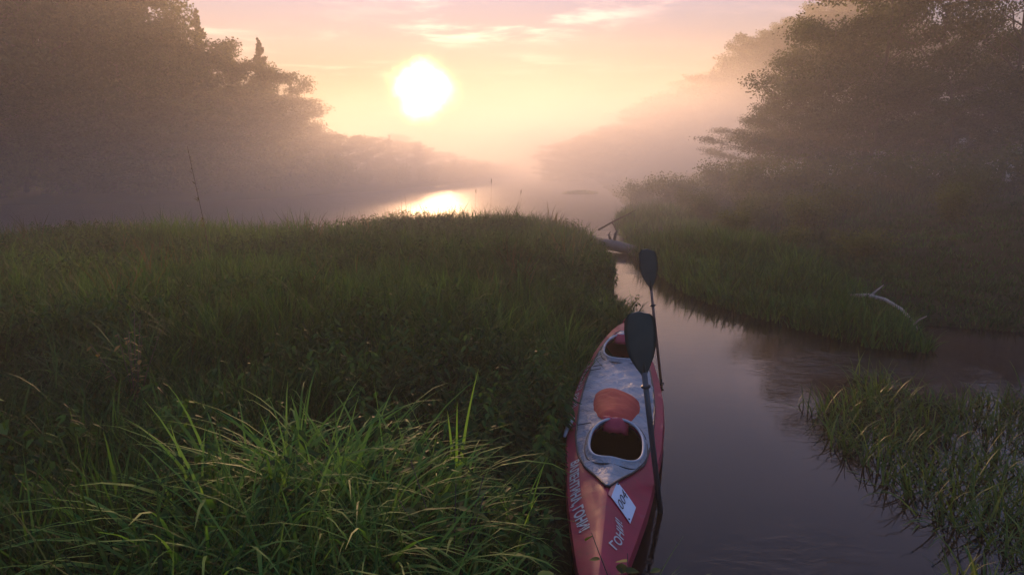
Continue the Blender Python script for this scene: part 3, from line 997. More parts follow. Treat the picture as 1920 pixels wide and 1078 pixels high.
# ------------------------------------------------------------------ kayak
def kayak():
    A = Vector((0.42, 3.0, 0))
    Bq = Vector((1.60, 9.2, 0))
    L = (Bq - A).length
    ang = math.atan2(Bq.x - A.x, Bq.y - A.y)
    K = empty('kayak', A.lerp(Bq, 0.5), -ang, 'red two-seat touring kayak with silver deck, lying in the water beside the grassy bank', 'kayak')
    off = L / 2
    cs = [0, .03, .08, .14, .22, .30, .38, .48, .57, .66, .75, .83, .90, .95, .98, 1.0]
    ws = [.015, .07, .14, .205, .285, .345, .40, .44, .450, .430, .385, .325, .245, .165, .10, .02]

    def Wd(s):
        return float(np.interp(s, cs, ws))

    def zg(s):
        return 0.20 + 0.13 * (abs(2 * s - 1)) ** 3

    def crown(s):
        return float(np.interp(s, [0, .05, .2, .3, .5, .75, .95, 1], [.01, .07, .155, .14, .10, .11, .06, .01]))

    def q(s):
        return float(np.interp(s, [0, .2, .35, .6, .85, 1], [1.15, 1.2, 1.9, 2.2, 1.7, 1.2]))

    def zd(x, y):          # local y from -off..off
        s = min(1, max(0, (y + off) / L))
        W_ = max(Wd(s), 1e-3)
        u = min(1.0, abs(x) / W_)
        return zg(s) + crown(s) * (1 - u ** q(s))

    # hull shell
    prof = [(1.0, 0.0), (1.02, -0.035), (1.03, -0.08), (1.0, -0.13), (0.90, -0.20), (0.62, -0.28), (0.0, -0.33)]
    V, F = [], []
    st = np.linspace(0, 1, 70)
    rows = []
    for s in st:
        row = []
        W_ = Wd(s)
        d = min(1.0, W_ / 0.3)
        for a, b in prof:
            row.append((-a * W_, s * L - off, zg(s) + b * (0.35 + 0.65 * d)))
        for a, b in prof[-2::-1]:
            row.append((a * W_, s * L - off, zg(s) + b * (0.35 + 0.65 * d)))
        rows.append(list(range(len(V), len(V) + len(row))))
        V += row
    for i in range(len(rows) - 1):
        for k in range(len(rows[0]) - 1):
            F.append((rows[i][k], rows[i][k + 1], rows[i + 1][k + 1], rows[i + 1][k]))
    F.append(tuple(rows[0]))
    F.append(tuple(rows[-1]))
    m_red, t, out = new_mat('red_hull_fabric')
    tcn = t.add('ShaderNodeTexCoord').outputs['Object']
    nz = t.add('ShaderNodeTexNoise', i_Vector=tcn, i_Scale=5.0, i_Detail=6.0, i_Roughness=0.6).outputs[0]
    nf = t.add('ShaderNodeTexNoise', i_Vector=tcn, i_Scale=3.0, i_Detail=3.0, i_Distortion=1.5).outputs[0]
    dirt = t.add('ShaderNodeTexNoise', i_Vector=tcn, i_Scale=14.0, i_Detail=8.0, i_Roughness=0.7).outputs[0]
    c = t.ramp(nz, [(0.3, (0.27, 0.007, 0.030)), (0.7, (0.37, 0.011, 0.044))])
    c = t.mix(t.math('MULTIPLY', t.smooth(dirt, 0.56, 0.72), 0.55), c, (0.06, 0.035, 0.03, 1))
    b = t.add('ShaderNodeBsdfPrincipled', i_Base_Color=c, i_Roughness=t.math('ADD', 0.38, t.math('MULTIPLY', nz, 0.25)))
    bm = t.add('ShaderNodeBump', i_Strength=0.4, i_Distance=0.010, i_Height=nf)
    t.l.new(bm.outputs[0], b.inputs['Normal'])
    t.l.new(b.outputs[0], out.inputs[0])
    link('hull', mesh_py('hull', V, F, True), m_red, K)

    # deck as triangulated outline with two cockpit holes
    far_c = (0.02, 4.98 - off, 0.235, 0.52)    # x, y(local), rx, ry
    near_c = (0.03, 2.17 - off, 0.215, 0.43)

    def ring(c, k=1.0, n=40, sq=2.4):
        out_ = []
        for i in range(n):
            a = 2 * PI * i / n
            ca_, sa_ = math.cos(a), math.sin(a)
            out_.append((c[0] + c[2] * k * abs(ca_) ** (2 / sq) * (1 if ca_ > 0 else -1), c[1] + c[3] * k * abs(sa_) ** (2 / sq) * (1 if sa_ > 0 else -1)))
        return out_

    def inside(p, poly):
        r_ = False
        n = len(poly)
        for i in range(n):
            x1, y1 = poly[i]
            x2, y2 = poly[(i + 1) % n]
            if (y1 > p[1]) != (y2 > p[1]) and p[0] < (x2 - x1) * (p[1] - y1) / (y2 - y1) + x1:
                r_ = not r_
        return r_

    def sheet(name, outline, holes, dz, step=0.05, extra=None):
        pts, edges = [], []
        for lp in [outline] + holes:
            b0 = len(pts)
            pts += lp
            edges += [(b0 + i, b0 + (i + 1) % len(lp)) for i in range(len(lp))]
        xs = [p[0] for p in outline]
        ys = [p[1] for p in outline]
        for y in np.arange(min(ys) + step / 2, max(ys), step):
            for x in np.arange(-0.5, 0.5, step):
                if min(xs) < x < max(xs) and inside((x, y), outline) and not any(inside((x, y), h_) for h_ in holes):
                    pts.append((float(x), float(y)))
            if inside((0, y), outline) and not any(inside((0, y), h_) for h_ in holes):
                pts.append((0.0004, float(y)))
        vo, eo, fo, _, _, _ = delaunay_2d_cdt([Vector(p) for p in pts], edges, [], 0, 1e-5)
        Fx = []
        for f in fo:
            cx_ = sum(vo[i].x for i in f) / len(f)
            cy_ = sum(vo[i].y for i in f) / len(f)
            if inside((cx_, cy_), outline) and not any(inside((cx_, cy_), h_) for h_ in holes):
                Fx.append(tuple(f))
        Vx = [(v.x, v.y, zd(v.x, v.y) + dz + (extra(v.x, v.y) if extra else 0)) for v in vo]
        return mesh_py(name, Vx, Fx, True)

    outl = [(-Wd(s), s * L - off) for s in np.linspace(0, 1, 60)] + [(Wd(s), s * L - off) for s in np.linspace(1, 0, 60)]
    hf, hn = ring(far_c), ring(near_c)
    link('deck', sheet('deck', outl, [hf, hn], 0.0), m_red, K)

    # silver cover
    sy = [1.28, 1.45, 1.7, 2.0, 2.4, 3.2, 3.8, 4.4, 4.9, 5.4, 5.65, 5.75]
    sw = [0.012, 0.075, 0.185, 0.27, 0.325, 0.36, 0.355, 0.325, 0.29, 0.22, 0.13, 0.05]
    sv = np.linspace(0, 1, 60)
    sv = sy[0] + (sy[-1] - sy[0]) * sv
    o2 = [(-float(np.interp(v, sy, sw)), v - off) for v in sv] + [(float(np.interp(v, sy, sw)), v - off) for v in sv[::-1]]
    m_sil, t, out = new_mat('silver_deck_fabric')
    tcn = t.add('ShaderNodeTexCoord').outputs['Object']
    nz = t.add('ShaderNodeTexNoise', i_Vector=tcn, i_Scale=6.0, i_Detail=5.0, i_Roughness=0.55, i_Distortion=2.2).outputs[0]
    nz2 = t.add('ShaderNodeTexNoise', i_Vector=tcn, i_Scale=2.0, i_Detail=4.0).outputs[0]
    c = t.ramp(nz2, [(0.3, (0.15, 0.175, 0.215)), (0.5, (0.24, 0.265, 0.31)), (0.7, (0.33, 0.35, 0.39))])
    b = t.add('ShaderNodeBsdfPrincipled', i_Base_Color=c, i_Roughness=0.5, i_Metallic=0.1)
    bm = t.add('ShaderNodeBump', i_Strength=1.0, i_Distance=0.06, i_Height=nz)
    t.l.new(bm.outputs[0], b.inputs['Normal'])
    t.l.new(b.outputs[0], out.inputs[0])

    def wr(x, y):
        return 0.006 * math.sin(x * 31 + y * 9 + 2 * math.sin(y * 7)) + 0.005 * math.sin(y * 23 - x * 17)
    hf2, hn2 = ring(far_c, 1.0), ring(near_c, 1.0)
    cover = link('deck_cover', sheet('deck_cover', o2, [hf2, hn2], 0.016, 0.035, wr), m_sil, K)
    # welt round the cover: dark piping
    m_blk = simple('black_cord', (0.015, 0.016, 0.02), 0.5)
    m_rim = simple('pale_rim_fabric', (0.32, 0.36, 0.42), 0.6, 0.0, 0.1, 12)
    T = Tubes()
    T.tube([(x, y, zd(x, y) + 0.017) for x, y in o2], 0.009, 6, closed=True)
    link('piping', T.mesh('piping'), m_blk, cover)
    for cc, k in ((far_c, 1.0), (near_c, 1.0)):
        T = Tubes()
        rg = ring(cc, 1.02, 48)
        T.tube([(x, y, zd(x, y) + 0.04) for x, y in rg], 0.012, 8, closed=True)
        com = link('coaming', T.mesh('coaming'), m_rim, K)
        # fabric sleeve flaring up to the rim
        Vv, Ff = [], []
        for kk, dz_ in ((1.16, 0.020), (1.09, 0.030), (1.03, 0.050)):
            for x, y in ring(cc, kk, 48):
                Vv.append((x, y, zd(x, y) + dz_))
        for rI in range(2):
            for i in range(48):
                j = (i + 1) % 48
                Ff.append((rI * 48 + i, rI * 48 + j, (rI + 1) * 48 + j, (rI + 1) * 48 + i))
        link('sleeve', mesh_py('sleeve', Vv, Ff, True), m_sil, com)
        T = Tubes()
        rg = ring(cc, 1.17, 48)
        T.tube([(x, y, zd(x, y) + 0.018) for x, y in rg], 0.006, 5, closed=True)
        link('seam', T.mesh('seam'), m_blk, com)
    # near-black shells added under deck and in hull, painting in the cockpits' shade
    m_dark = simple('cockpit_shade', (0.012, 0.012, 0.014), 0.8)
    link('deck_shade', sheet('deck_shade', outl, [ring(far_c, 0.99), ring(near_c, 0.99)], -0.012), m_dark, K)
    V2, F2 = [], []
    nn = 0
    for s in np.linspace(0.16, 0.9, 40):
        W_ = Wd(s) * 0.93
        for a, b_ in ((-1, -0.02), (-.98, -0.12), (-.6, -0.235), (0, -0.26), (.6, -0.235), (.98, -0.12), (1, -0.02)):
            V2.append((a * W_, s * L - off, zg(s) + b_))
    for i in range(39):
        for k in range(6):
            F2.append((i * 7 + k, i * 7 + k + 1, (i + 1) * 7 + k + 1, (i + 1) * 7 + k))
    link('hull_shade', mesh_py('hull_shade', V2, F2, True), m_dark, K)
    # seats
    m_seat = simple('red_seat_fabric', (0.35, 0.02, 0.045), 0.6, bump=0.3)
    for cc, hh in ((near_c, 0.17), (far_c, 0.12)):
        x0, y0 = cc[0], cc[1]
        yb = y0 + cc[3] * 0.72
        Vb, Fb = [], []
        for j, (dy, dz_) in enumerate(((0.02, -0.05), (0.05, -0.01), (0.08, 0.025), (0.115, 0.05), (0.15, 0.042))):
            for i in range(9):
                u = -1 + i / 4
                Vb.append((x0 - 0.02 + u * 0.125, yb + dy + 0.03 * u * u, zd(x0, yb) + dz_ + 0.006 * math.sin(i * 2.3 + j) - 0.02 * (u > 0.6)))
        for j in range(4):
            for i in range(8):
                Fb.append((j * 9 + i, j * 9 + i + 1, (j + 1) * 9 + i + 1, (j + 1) * 9 + i))
        me = mesh_py('seat_back', Vb, Fb, True)
        sb = link('seat_back', me, m_seat, K)
        sb.scale = (0.9, 1, 1)
        md = sb.modifiers.new('thick', 'SOLIDIFY')
        md.thickness = 0.02
        Vb = [(x0 + dx, y0 + dy, zg(0.5) - 0.19 + dz_) for dz_ in (0, 0.05) for dx, dy in ((-.15, -.05), (.15, -.05), (.15, .26), (-.15, .26))]
        link('seat', mesh_py('seat', Vb, [(0, 3, 2, 1), (4, 5, 6, 7), (0, 1, 5, 4), (1, 2, 6, 5), (2, 3, 7, 6), (3, 0, 4, 7)]), m_dark, K)
    # red fabric cover between the cockpits
    m_or, t, out = new_mat('orange_red_fabric')
    tcn = t.add('ShaderNodeTexCoord').outputs['Object']
    nz = t.add('ShaderNodeTexNoise', i_Vector=tcn, i_Scale=4.0, i_Detail=4.0, i_Distortion=1.2).outputs[0]
    c = t.ramp(nz, [(0.3, (0.34, 0.03, 0.020)), (0.7, (0.45, 0.048, 0.03))])
    b = t.add('ShaderNodeBsdfPrincipled', i_Base_Color=c, i_Roughness=0.8)
    bm = t.add('ShaderNodeBump', i_Strength=0.9, i_Distance=0.02, i_Height=nz)
    t.l.new(bm.outputs[0], b.inputs['Normal'])
    t.l.new(b.outputs[0], out.inputs[0])
    bag_out = [(-.205, .20), (-.20, .32), (-.14, .43), (-.04, .45), (.08, .36), (.17, .28), (.215, .16), (.215, -.02), (.19, -.20), (.12, -.34), (.02, -.40),
               (-.06, -.36), (-.14, -.24), (-.19, -.05)]
    cxx, cyy_ = -0.01, 3.02 - off
    Vb, Fb = [(cxx, cyy_, zd(cxx, cyy_) + 0.085)], []
    nr = 7
    # smooth closed outline
    ol = []
    nB = len(bag_out)
    for i in range(nB):
        p0, p1, p2, p3 = [np.array(bag_out[(i + k) % nB]) for k in (-1, 0, 1, 2)]
        for tt in (0, .33, .66):
            ol.append(0.5 * ((2 * p1) + (-p0 + p2) * tt + (2 * p0 - 5 * p1 + 4 * p2 - p3) * tt ** 2 + (-p0 + 3 * p1 - 3 * p2 + p3) * tt ** 3))
    m_ = len(ol)
    for k in range(1, nr + 1):
        f = k / nr
        for i, p in enumerate(ol):
            x, y = cxx + p[0] * f * 1.05, cyy_ + p[1] * f * 1.12
            Vb.append((x, y, zd(x, y) + 0.016 + 0.055 * (1 - f ** 5) + 0.006 * math.sin(x * 38 + y * 24 + 1.5 * math.sin(y * 15)) * (1 - f)))
    for i in range(m_):
        Fb.append((0, 1 + i, 1 + (i + 1) % m_))
    for k in range(nr - 1):
        for i in range(m_):
            j = (i + 1) % m_
            a0 = 1 + k * m_
            Fb.append((a0 + i, a0 + m_ + i, a0 + m_ + j, a0 + j))
    link('hatch_cover', mesh_py('hatch_cover', Vb, Fb, True), m_or, K)
    # lacing cord and side strap on the left side
    for y in (4.35 - off, 4.22 - off, 2.62 - off):
        T = Tubes()
        s = (y + off) / L
        pp = [(-Wd(s) * u, y + 0.02 * math.sin(u * 9), zd(-Wd(s) * u, y) + 0.022) for u in (1.0, .9, .8, .66, .5)]
        T.tube(pp, 0.004, 5)
        link('deck_cord', T.mesh('deck_cord'), m_blk, K)
    T = Tubes()
    y = 2.72 - off
    T.tube([(-Wd(.43) * u, y + v, zd(-Wd(.43) * u, y) + 0.03) for u, v in ((1.01, -.28), (1.0, -.1), (.95, .05), (.9, .1))], [0.012, .02, .02, .01], 6)
    link('grab_strap', T.mesh('grab_strap'), m_rim, K)
    # grommets and scratches stay in the material; end loop
    T = Tubes()
    T.tube([(-0.02, L - off - 0.1, zg(1) + .03), (0, L - off + 0.03, zg(1) + .05), (0.02, L - off - 0.1, zg(1) + .03)], 0.008, 6)
    link('end_loop', T.mesh('end_loop'), m_red, K)

    # lettering, laid on the deck
    m_txt = simple('white_paint', (0.50, 0.48, 0.48), 0.6, noise=0.25, scale=60)
    m_ink = simple('black_ink', (0.02, 0.02, 0.03), 0.6)

    def lettering(name, body, start, adv, up, mat, par, dz=0.006, bend=None, bold=0.018):
        """start, adv (for the whole text), up vectors in deck plan coordinates (x, y measured from the near tip)"""
        cu_ = bpy.data.curves.new('tmp', 'FONT')
        cu_.body = body
        cu_.size = 1.0
        cu_.offset = bold
        cu_.resolution_u = 2
        to = bpy.data.objects.new('tmp', cu_)
        sc.collection.objects.link(to)
        bpy.context.view_layer.update()
        me = bpy.data.meshes.new_from_object(to.evaluated_get(bpy.context.evaluated_depsgraph_get()))
        bpy.data.objects.remove(to)
        bpy.data.curves.remove(cu_)
        co = np.array([v.co[:] for v in me.vertices])
        w_ = co[:, 0].max()
        hgt = 0.73
        P = []
        for x, y, _ in co:
            u = x / w_
            v = y / hgt
            X_ = start[0] + adv[0] * u + up[0] * v + (bend * 4 * u * (1 - u) if bend else 0)
            Y_ = start[1] + adv[1] * u + up[1] * v - off
            P.append((X_, Y_, zd(X_, Y_) + dz))
        me.vertices.foreach_set('co', np.array(P, dtype=np.float32).ravel())
        me.update()
        me.name = name
        me.materials.clear()
        return link(name, me, mat, par)

    lettering('lettering', 'ВАЛЕНТИНА, ГОНИ!', (-0.315, 1.93), (0.165, -1.10), (0.064, 0.012), m_txt, K, bend=-0.03, bold=0.032)
    lettering('lettering', 'ГОНИ!', (0.080, 0.62), (0.026, 0.33), (-0.046, 0.020), m_txt, K, bend=0.03)
    # handwriting along the left side tube
    def side_text(body, s0, s1):
        cu_ = bpy.data.curves.new('tmp', 'FONT')
        cu_.body = body
        cu_.resolution_u = 2
        cu_.shear = 0.3
        to = bpy.data.objects.new('tmp', cu_)
        sc.collection.objects.link(to)
        bpy.context.view_layer.update()
        me = bpy.data.meshes.new_from_object(to.evaluated_get(bpy.context.evaluated_depsgraph_get()))
        bpy.data.objects.remove(to)
        bpy.data.curves.remove(cu_)
        co = np.array([v.co[:] for v in me.vertices])
        w_ = co[:, 0].max()
        P = []
        for x, y, _ in co:
            s = s0 + (s1 - s0) * x / w_
            v = 0.965 - 0.14 * y
            yy = s * L - off
            xx = -Wd(s) * v
            P.append((xx, yy, zd(xx, yy) + 0.007))
        me.vertices.foreach_set('co', np.array(P, dtype=np.float32).ravel())
        me.update()
        me.name = 'handwriting'
        me.materials.clear()
        link('handwriting', me, m_txt, K)
    side_text('Jиад Байкал 14', 0.50, 0.74)

    # race number card tied on the right side of the near deck
    def dl(px_, py_):          # world plan -> deck plan
        d = Vector((px_, py_, 0)) - A
        c_, s_ = math.cos(ang), math.sin(ang)
        return (d.x * c_ - d.y * s_, d.x * s_ + d.y * c_)
    cw = [dl(0.745, 4.38), dl(0.842, 4.17), dl(0.765, 3.95), dl(0.668, 4.14)]
    Vc, Fc = [], []
    ng = 6
    for lay in (0.008, 0.011):
        for j in range(ng + 1):
            for i in range(ng + 1):
                u, v = i / ng, j / ng
                x = (cw[0][0] * (1 - u) + cw[1][0] * u) * (1 - v) + (cw[3][0] * (1 - u) + cw[2][0] * u) * v
                y = (cw[0][1] * (1 - u) + cw[1][1] * u) * (1 - v) + (cw[3][1] * (1 - u) + cw[2][1] * u) * v
                Vc.append((x, y - off, zd(x, y - off) + lay))
    n1_ = (ng + 1) ** 2
    for j in range(ng):
        for i in range(ng):
            a0 = j * (ng + 1) + i
            Fc.append((a0, a0 + ng + 1, a0 + ng + 2, a0 + 1))
            Fc.append(tuple(n1_ + k for k in (a0, a0 + 1, a0 + ng + 2, a0 + ng + 1)))
    m_card = simple('white_card', (0.60, 0.66, 0.78), 0.45, noise=0.06)
    card = link('number_card', mesh_py('number_card', Vc, Fc), m_card, K)
    # pale red band on the upper left border of the card
    e0, e1 = cw[0], cw[3]
    ox, oy = -0.022, 0.03
    Vs = []
    for u in np.linspace(0, 1, 6):
        for k in (0, 1):
            x = e0[0] + (e1[0] - e0[0]) * u + ox * k
            y = e0[1] + (e1[1] - e0[1]) * u + oy * k * 0.4
            Vs.append((x, y - off, zd(x, y - off) + 0.010))
    Fs = [(2 * i, 2 * i + 1, 2 * i + 3, 2 * i + 2) for i in range(5)]
    link('card_border', mesh_py('card_border', Vs, Fs), simple('salmon_print', (0.62, 0.22, 0.18), 0.5), card)
    base = dl(0.728, 4.03)
    lettering('race_number', '004', (base[0], base[1]), (0.030, 0.215), (-0.042, 0.070), m_ink, card, dz=0.015, bold=0.0)
    # cable ties in the corners
    T = Tubes()
    for cxy in (0, 2):
        T = Tubes()
        c0 = Vector(cw[cxy]).lerp(Vector(((cw[0][0] + cw[2][0]) / 2, (cw[0][1] + cw[2][1]) / 2)), 0.16)
        T.tube([(c0.x - .006, c0.y - off, zd(c0.x, c0.y - off) + .014), (c0.x + .006, c0.y - off, zd(c0.x, c0.y - off) + .014)], .005, 6)
        link('cable_tie', T.mesh('cable_tie'), m_ink, card)
    return K


kayak()


# ------------------------------------------------------------------ paddles
def paddle_blade(name, w0, l0, mat, par, flip=1):
    """blade in local x/z plane, neck at z=0 growing to +z*flip, spooned in y"""
    prof = [(0, .016), (.05, .024), (.14, .046), (.28, .074), (.42, .091), (.58, .0985), (.74, .099), (.86, .094), (.94, .083), (.98, .066), (1.0, .042)]
    V, F = [], []
    nu = 9
    for side in (1, -1):
        for f, hw in prof:
            for i in range(nu):
                u = -1 + 2 * i / (nu - 1)
                x = hw * u * w0 / .2 + 0.012 * f * (1 - abs(u)) * 0
                sk = 0.022 * max(0, u) * (f > .9)
                y = -0.030 * f * f + 0.016 * (1 - u * u) * -1 * math.sin(f * PI) + side * 0.0035 * (1 - abs(u) ** 3)
                V.append((x, y, flip * (f * l0 - sk)))
    m = len(prof) * nu
    for j in range(len(prof) - 1):
        for i in range(nu - 1):
            a = j * nu + i
            q_ = (a, a + 1, a + nu + 1, a + nu)
            F.append(q_)
            F.append(tuple(m + k for k in q_[::-1]))
    # close rim
    rim = [j * nu for j in range(len(prof))] + [(len(prof) - 1) * nu + i for i in range(1, nu)] + [j * nu + nu - 1 for j in range(len(prof) - 2, -1, -1)]
    for a, b in zip(rim[:-1], rim[1:]):
        F.append((a, b, m + b, m + a))
    o = link(name, mesh_py(name, V, F, True), mat, par)
    T = Tubes()
    T.tube([(0, 0.0, flip * -0.02), (0, -0.008, flip * l0 * .35), (0, -0.028, flip * l0 * .8)], [.017, .010, .003], 8)
    link('spine', T.mesh('spine'), mat, o)
    return o


def paddle(base, top, twist, label, w0, l0, rings, shaftcol, scale_r):
    base, top = Vector(base), Vector(top)
    d = (top - base)
    Lp = d.length
    K = empty('paddle', base, 0, label, 'paddle', 'double-bladed paddles stuck upright beside the kayak')
    rot = d.to_track_quat('Z', 'Y').to_matrix().to_4x4() @ Matrix.Rotation(twist, 4, 'Z')
    K.rotation_euler = rot.to_euler()
    m_bl = simple('dark_green_plastic', (0.060, 0.090, 0.082), 0.38, noise=0.25, scale=8)
    m_sh = simple('shaft_' + label.split()[0], shaftcol, 0.35, noise=0.1)
    ub = paddle_blade('blade', w0, l0, m_bl, K)
    ub.location = (0, 0, Lp - l0)
    lb = paddle_blade('blade', w0, l0 * .8, m_bl, K, -1)
    lb.location = (0, 0, 0.22)
    T = Tubes()
    T.tube([(0, 0, 0.18), (0, 0, Lp * .5), (0, 0, Lp - l0 + 0.03)], [.016 * scale_r] * 3, 12)
    link('shaft', T.mesh('shaft'), m_sh, K)
    for z in rings:
        T = Tubes()
        T.tube([(0, 0, z - .012), (0, 0, z - .006), (0, 0, z + .004), (0, 0, z + .012)], [.017, .033, .036, .018], 14)
        link('drip_ring', T.mesh('drip_ring'), simple('black_rubber', (0.015, 0.015, 0.016), 0.6), K)


paddle((1.16, 4.62, -0.28), (0.88, 4.58, 1.56), 1.62, 'dark green paddle with a broad blade, nearer of the two, leaning over the kayak', 0.238, 0.49,
       [1.86 - 0.49 - 0.08], (0.05, 0.055, 0.065), 1.3)
paddle((1.79, 7.45, -0.28), (1.505, 7.40, 1.63), 1.35, 'thin brown-shafted paddle standing in the water beyond the far cockpit', 0.21, 0.46,
       [1.93 - 0.46 - 0.20, 0.32], (0.13, 0.07, 0.055), 1.0)


# ------------------------------------------------------------------ driftwood, stalks, weeds
def wood(name, paths, mat, label, cat, part='branch'):
    P0 = Vector(paths[0][0][0])
    root = empty(name, P0, 0, label, cat)
    for i, (pts, rr_) in enumerate(paths):
        T = Tubes()
        T.tube([Vector(p) - P0 for p in pts], rr_, 8 if i == 0 else 5)
        link('trunk' if i == 0 and part == 'branch' and len(paths) > 1 else part, T.mesh(name), mat, root)
    return root


wood('driftwood_branch', [
    ([(5.75, 11.3, .30), (6.0, 11.0, .36), (6.15, 10.75, .34), (6.22, 10.4, .26), (6.20, 10.0, .14), (6.12, 9.7, .02)], [.02, .035, .03, .028, .022, .012]),
    ([(6.05, 11.0, .36), (6.22, 11.15, .42), (6.35, 11.2, .50)], [.02, .015, .006]),
    ([(6.42, 10.35, .02), (6.48, 10.3, .12), (6.58, 10.3, .17)], [.015, .014, .006])], M_deadwood,
    'pale bent driftwood branch hanging off the tip of the grassy point on the right', 'branch')
wood('fallen_log', [
    ([(2.35, 19.7, .20), (2.9, 19.1, .19), (3.4, 18.5, .12), (3.8, 18.0, .05)], [.17, .16, .14, .10]),
    ([(2.95, 19.1, .33), (2.97, 19.1, .52), (3.0, 19.05, .62)], [.05, .04, .02]),
    ([(2.85, 19.2, .33), (2.80, 19.2, .48), (2.84, 19.2, .58)], [.04, .03, .01])], M_log,
    'grey weathered log lying across the mouth of the channel behind the paddle blade', 'log')
wood('leaning_branch', [
    ([(2.9, 22.3, .3), (3.4, 22.7, .52), (3.9, 23.0, .72), (4.3, 23.2, .90)], [.035, .03, .02, .010]),
    ([(3.4, 22.7, .52), (3.5, 22.7, .38), (3.55, 22.65, .2)], [.03, .02, .01])], M_bark,
    'thin dark branch leaning out over the water above the channel mouth', 'branch')


def stalk(px, d, hgt, lean, label, leafy=0, rad_=0.006, name='reed_stalk', zt=None):
    x = (px - 960) / 1250 * d
    z = float(height(np.array([x]), np.array([d]))[0])
    root = empty(name, (x, d, z - .02), 0, label, 'reed' if name == 'reed_stalk' else 'sapling')
    T = Tubes()
    T.tube([(0, 0, 0), (lean * .3, 0, hgt * .4), (lean, 0, hgt)], [rad_, rad_ * .8, rad_ * .4], 5)
    link('stem', T.mesh('stem'), M_deadwood if not leafy else M_bark, root)
    if leafy:
        n = leafy
        r_ = np.random.default_rng(int(px))
        for _ in range(n):
            f = r_.uniform(.2, 1)
            a = r_.uniform(0, 6.28)
            P = np.array([[lean * f, 0, hgt * f]])
            V, F, C = blades(P, np.array([r_.uniform(.06, .14)]), np.array([.022]), np.array([a]), np.array([.7]), np.array([r_.uniform(.3, 1.4)]), np.array([.4]), 3)
            link('leaf', mesh_np('leaf', V, F, True, C), M_weed, root)
    else:
        T = Tubes()
        T.tube([(lean, 0, hgt - .02), (lean * 1.05, 0, hgt + .08), (lean * 1.1, 0, hgt + .16)], [.006, .014, .003], 5)
        link('seed_head', T.mesh('seed_head'), M_deadwood, root)
    return root


stalk(392, 12.6, 2.5, -0.28, 'tall thin dark sapling with few leaves standing in the meadow at left', 22, 0.008, 'bare_sapling')
stalk(890, 22.0, 1.15, 0.05, 'left of the three dry stalks at the far meadow edge')
stalk(920, 22.4, 1.5, 0.03, 'tallest, middle one of the three dry stalks at the far meadow edge')
stalk(965, 22.2, 1.15, 0.20, 'right-leaning dry stalk, right of the three at the far meadow edge')


# foreground single plants
def reed_plant(x, y, hh, n, label, spread=0.25, w_=0.03, mat=None, seed=0, up=0.15):
    r_ = np.random.default_rng(seed)
    z = max(0.0, float(height(np.array([x]), np.array([y]))[0]))
    root = empty('broad_grass_plant', (x, y, z - .03), 0, label, 'plant')
    for i in range(n):
        P = np.array([[r_.normal(0, .02), r_.normal(0, .02), 0]])
        V, F, C = blades(P, np.array([hh * r_.uniform(.7, 1.05)]), np.array([w_ * r_.uniform(.7, 1.2)]), np.array([r_.uniform(0, 6.28)]), np.array([abs(r_.normal(up, .12))]),
                         np.array([r_.uniform(.1, spread * 4)]), np.array([r_.uniform(.4, 1)]), 9, np.array([r_.uniform(-.5, .5)]))
        link('leaf', mesh_np('leaf', V, F, True, C), mat or M_clump, root)
    return root


reed_plant(-0.36, 3.95, 1.05, 4, 'tall upright broad grass plant rising highest out of the bright clump', 0.08, .030, seed=1, up=.06)
reed_plant(-0.95, 2.75, 0.75, 7, 'broad-leaved grass plant arching in the middle of the bright foreground clump', 0.4, .030, seed=2)
reed_plant(-0.02, 3.5, 0.85, 6, 'upright grass plant at the right end of the bright clump near the kayak', 0.15, .020, seed=3)
reed_plant(-1.55, 3.15, 0.8, 6, 'grass plant with long arched leaves at the left end of the bright clump', 0.45, .022, seed=4)
reed_plant(0.70, 3.25, 0.78, 6, 'grass plant growing up in front of the near end of the kayak', 0.3, .016, seed=5)


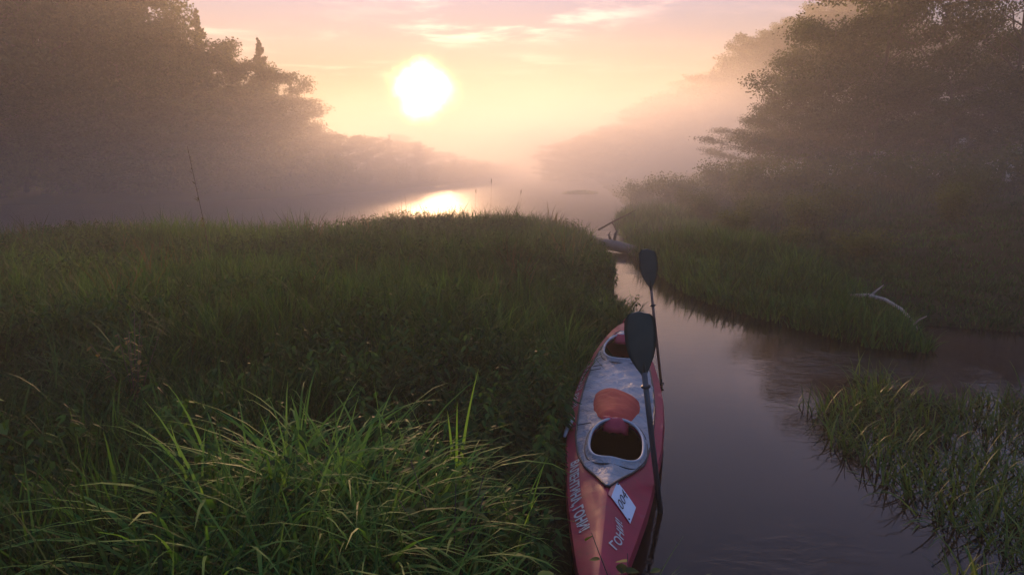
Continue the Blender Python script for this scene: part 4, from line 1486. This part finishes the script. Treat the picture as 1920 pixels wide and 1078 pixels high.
def leafy_weed(x, y, hh, label, n, lsz, mat, seed, zb=None, name='leafy_weed', stems=5):
    r_ = np.random.default_rng(seed)
    z = max(0, float(height(np.array([x]), np.array([y]))[0])) if zb is None else zb
    root = empty(name, (x, y, z - .03), 0, label, 'plant')
    ends = []
    T = Tubes()
    for i in range(stems):
        a = r_.uniform(0, 6.28)
        l_ = hh * r_.uniform(.08, .35)
        h_ = hh * r_.uniform(.7, 1)
        pts = [Vector((0, 0, 0)), Vector((math.cos(a) * l_ * .4, math.sin(a) * l_ * .4, h_ * .5)), Vector((math.cos(a) * l_, math.sin(a) * l_, h_))]
        T.tube(pts, [.005, .004, .002], 5)
        ends.append(pts)
    link('stem', T.mesh('stem'), M_bark, root)
    for i in range(n):
        p = ends[i % stems]
        f = r_.uniform(.3, 1)
        c = p[1].lerp(p[2], (f - .5) * 2) if f > .5 else p[0].lerp(p[1], f * 2)
        a = r_.uniform(0, 6.28)
        s = lsz * r_.uniform(.6, 1.2)
        # ovate leaf, folded on the midrib and drooping
        outl = [(0, 0, 0), (.2, .24, .03), (.45, .34, .03), (.72, .24, -.02), (1, 0, -.12), (.72, -.24, -.02), (.45, -.34, .03), (.2, -.24, .03)]
        mid = [(.2, 0, -.01), (.45, 0, -.02), (.72, 0, -.06)]
        V = []
        pitch = r_.uniform(-.9, .3)
        ca_, sa_ = math.cos(a), math.sin(a)
        for (u, v, w_) in outl + mid:
            zz = w_ + u * pitch
            V.append((c.x + (ca_ * (u + .1) - sa_ * v) * s, c.y + (sa_ * (u + .1) + ca_ * v) * s, c.z + zz * s))
        F = [(0, 8, 1), (1, 8, 9, 2), (2, 9, 10, 3), (3, 10, 4), (0, 7, 8), (7, 6, 9, 8), (6, 5, 10, 9), (5, 4, 10)]
        me = mesh_np('leaf', V, [(0, 8, 1, 1)][:0] or [f_ if len(f_) == 4 else f_ + (f_[-1],) for f_ in F][:0] or np.zeros((0, 3), int)) if False else mesh_py('leaf', V, F, True)
        at = me.attributes.new('tint', 'FLOAT', 'POINT')
        at.data.foreach_set('value', np.full(len(V), r_.uniform(.2, 1), dtype=np.float32))
        link('leaf', me, mat, root)
    return root


leafy_weed(-3.3, 5.55, 0.95, 'brownish small-leaved weed standing in the dark grass at left', 60, .055, M_weed, 1, stems=8)
leafy_weed(-3.75, 4.35, 0.75, 'dark green weed with large rounded leaves at the far left foreground', 22, .16, M_grass, 2)
leafy_weed(0.10, 2.75, 0.62, 'weed with large pointed leaves below the bright clump, beside the kayak', 16, .12, M_clump, 3)
leafy_weed(-0.30, 3.05, 0.80, 'yellow-green leafy weed in the middle of the bright clump', 26, .07, M_shrub, 4)
leafy_weed(0.64, 3.22, 0.66, 'small leafy weed overlapping the near tip of the kayak', 30, .085, M_shrub, 5, zb=0.0)
leafy_weed(-1.2, 3.3, 0.66, 'low broad-leaved weed at the left side of the bright clump', 18, .08, M_clump, 6)
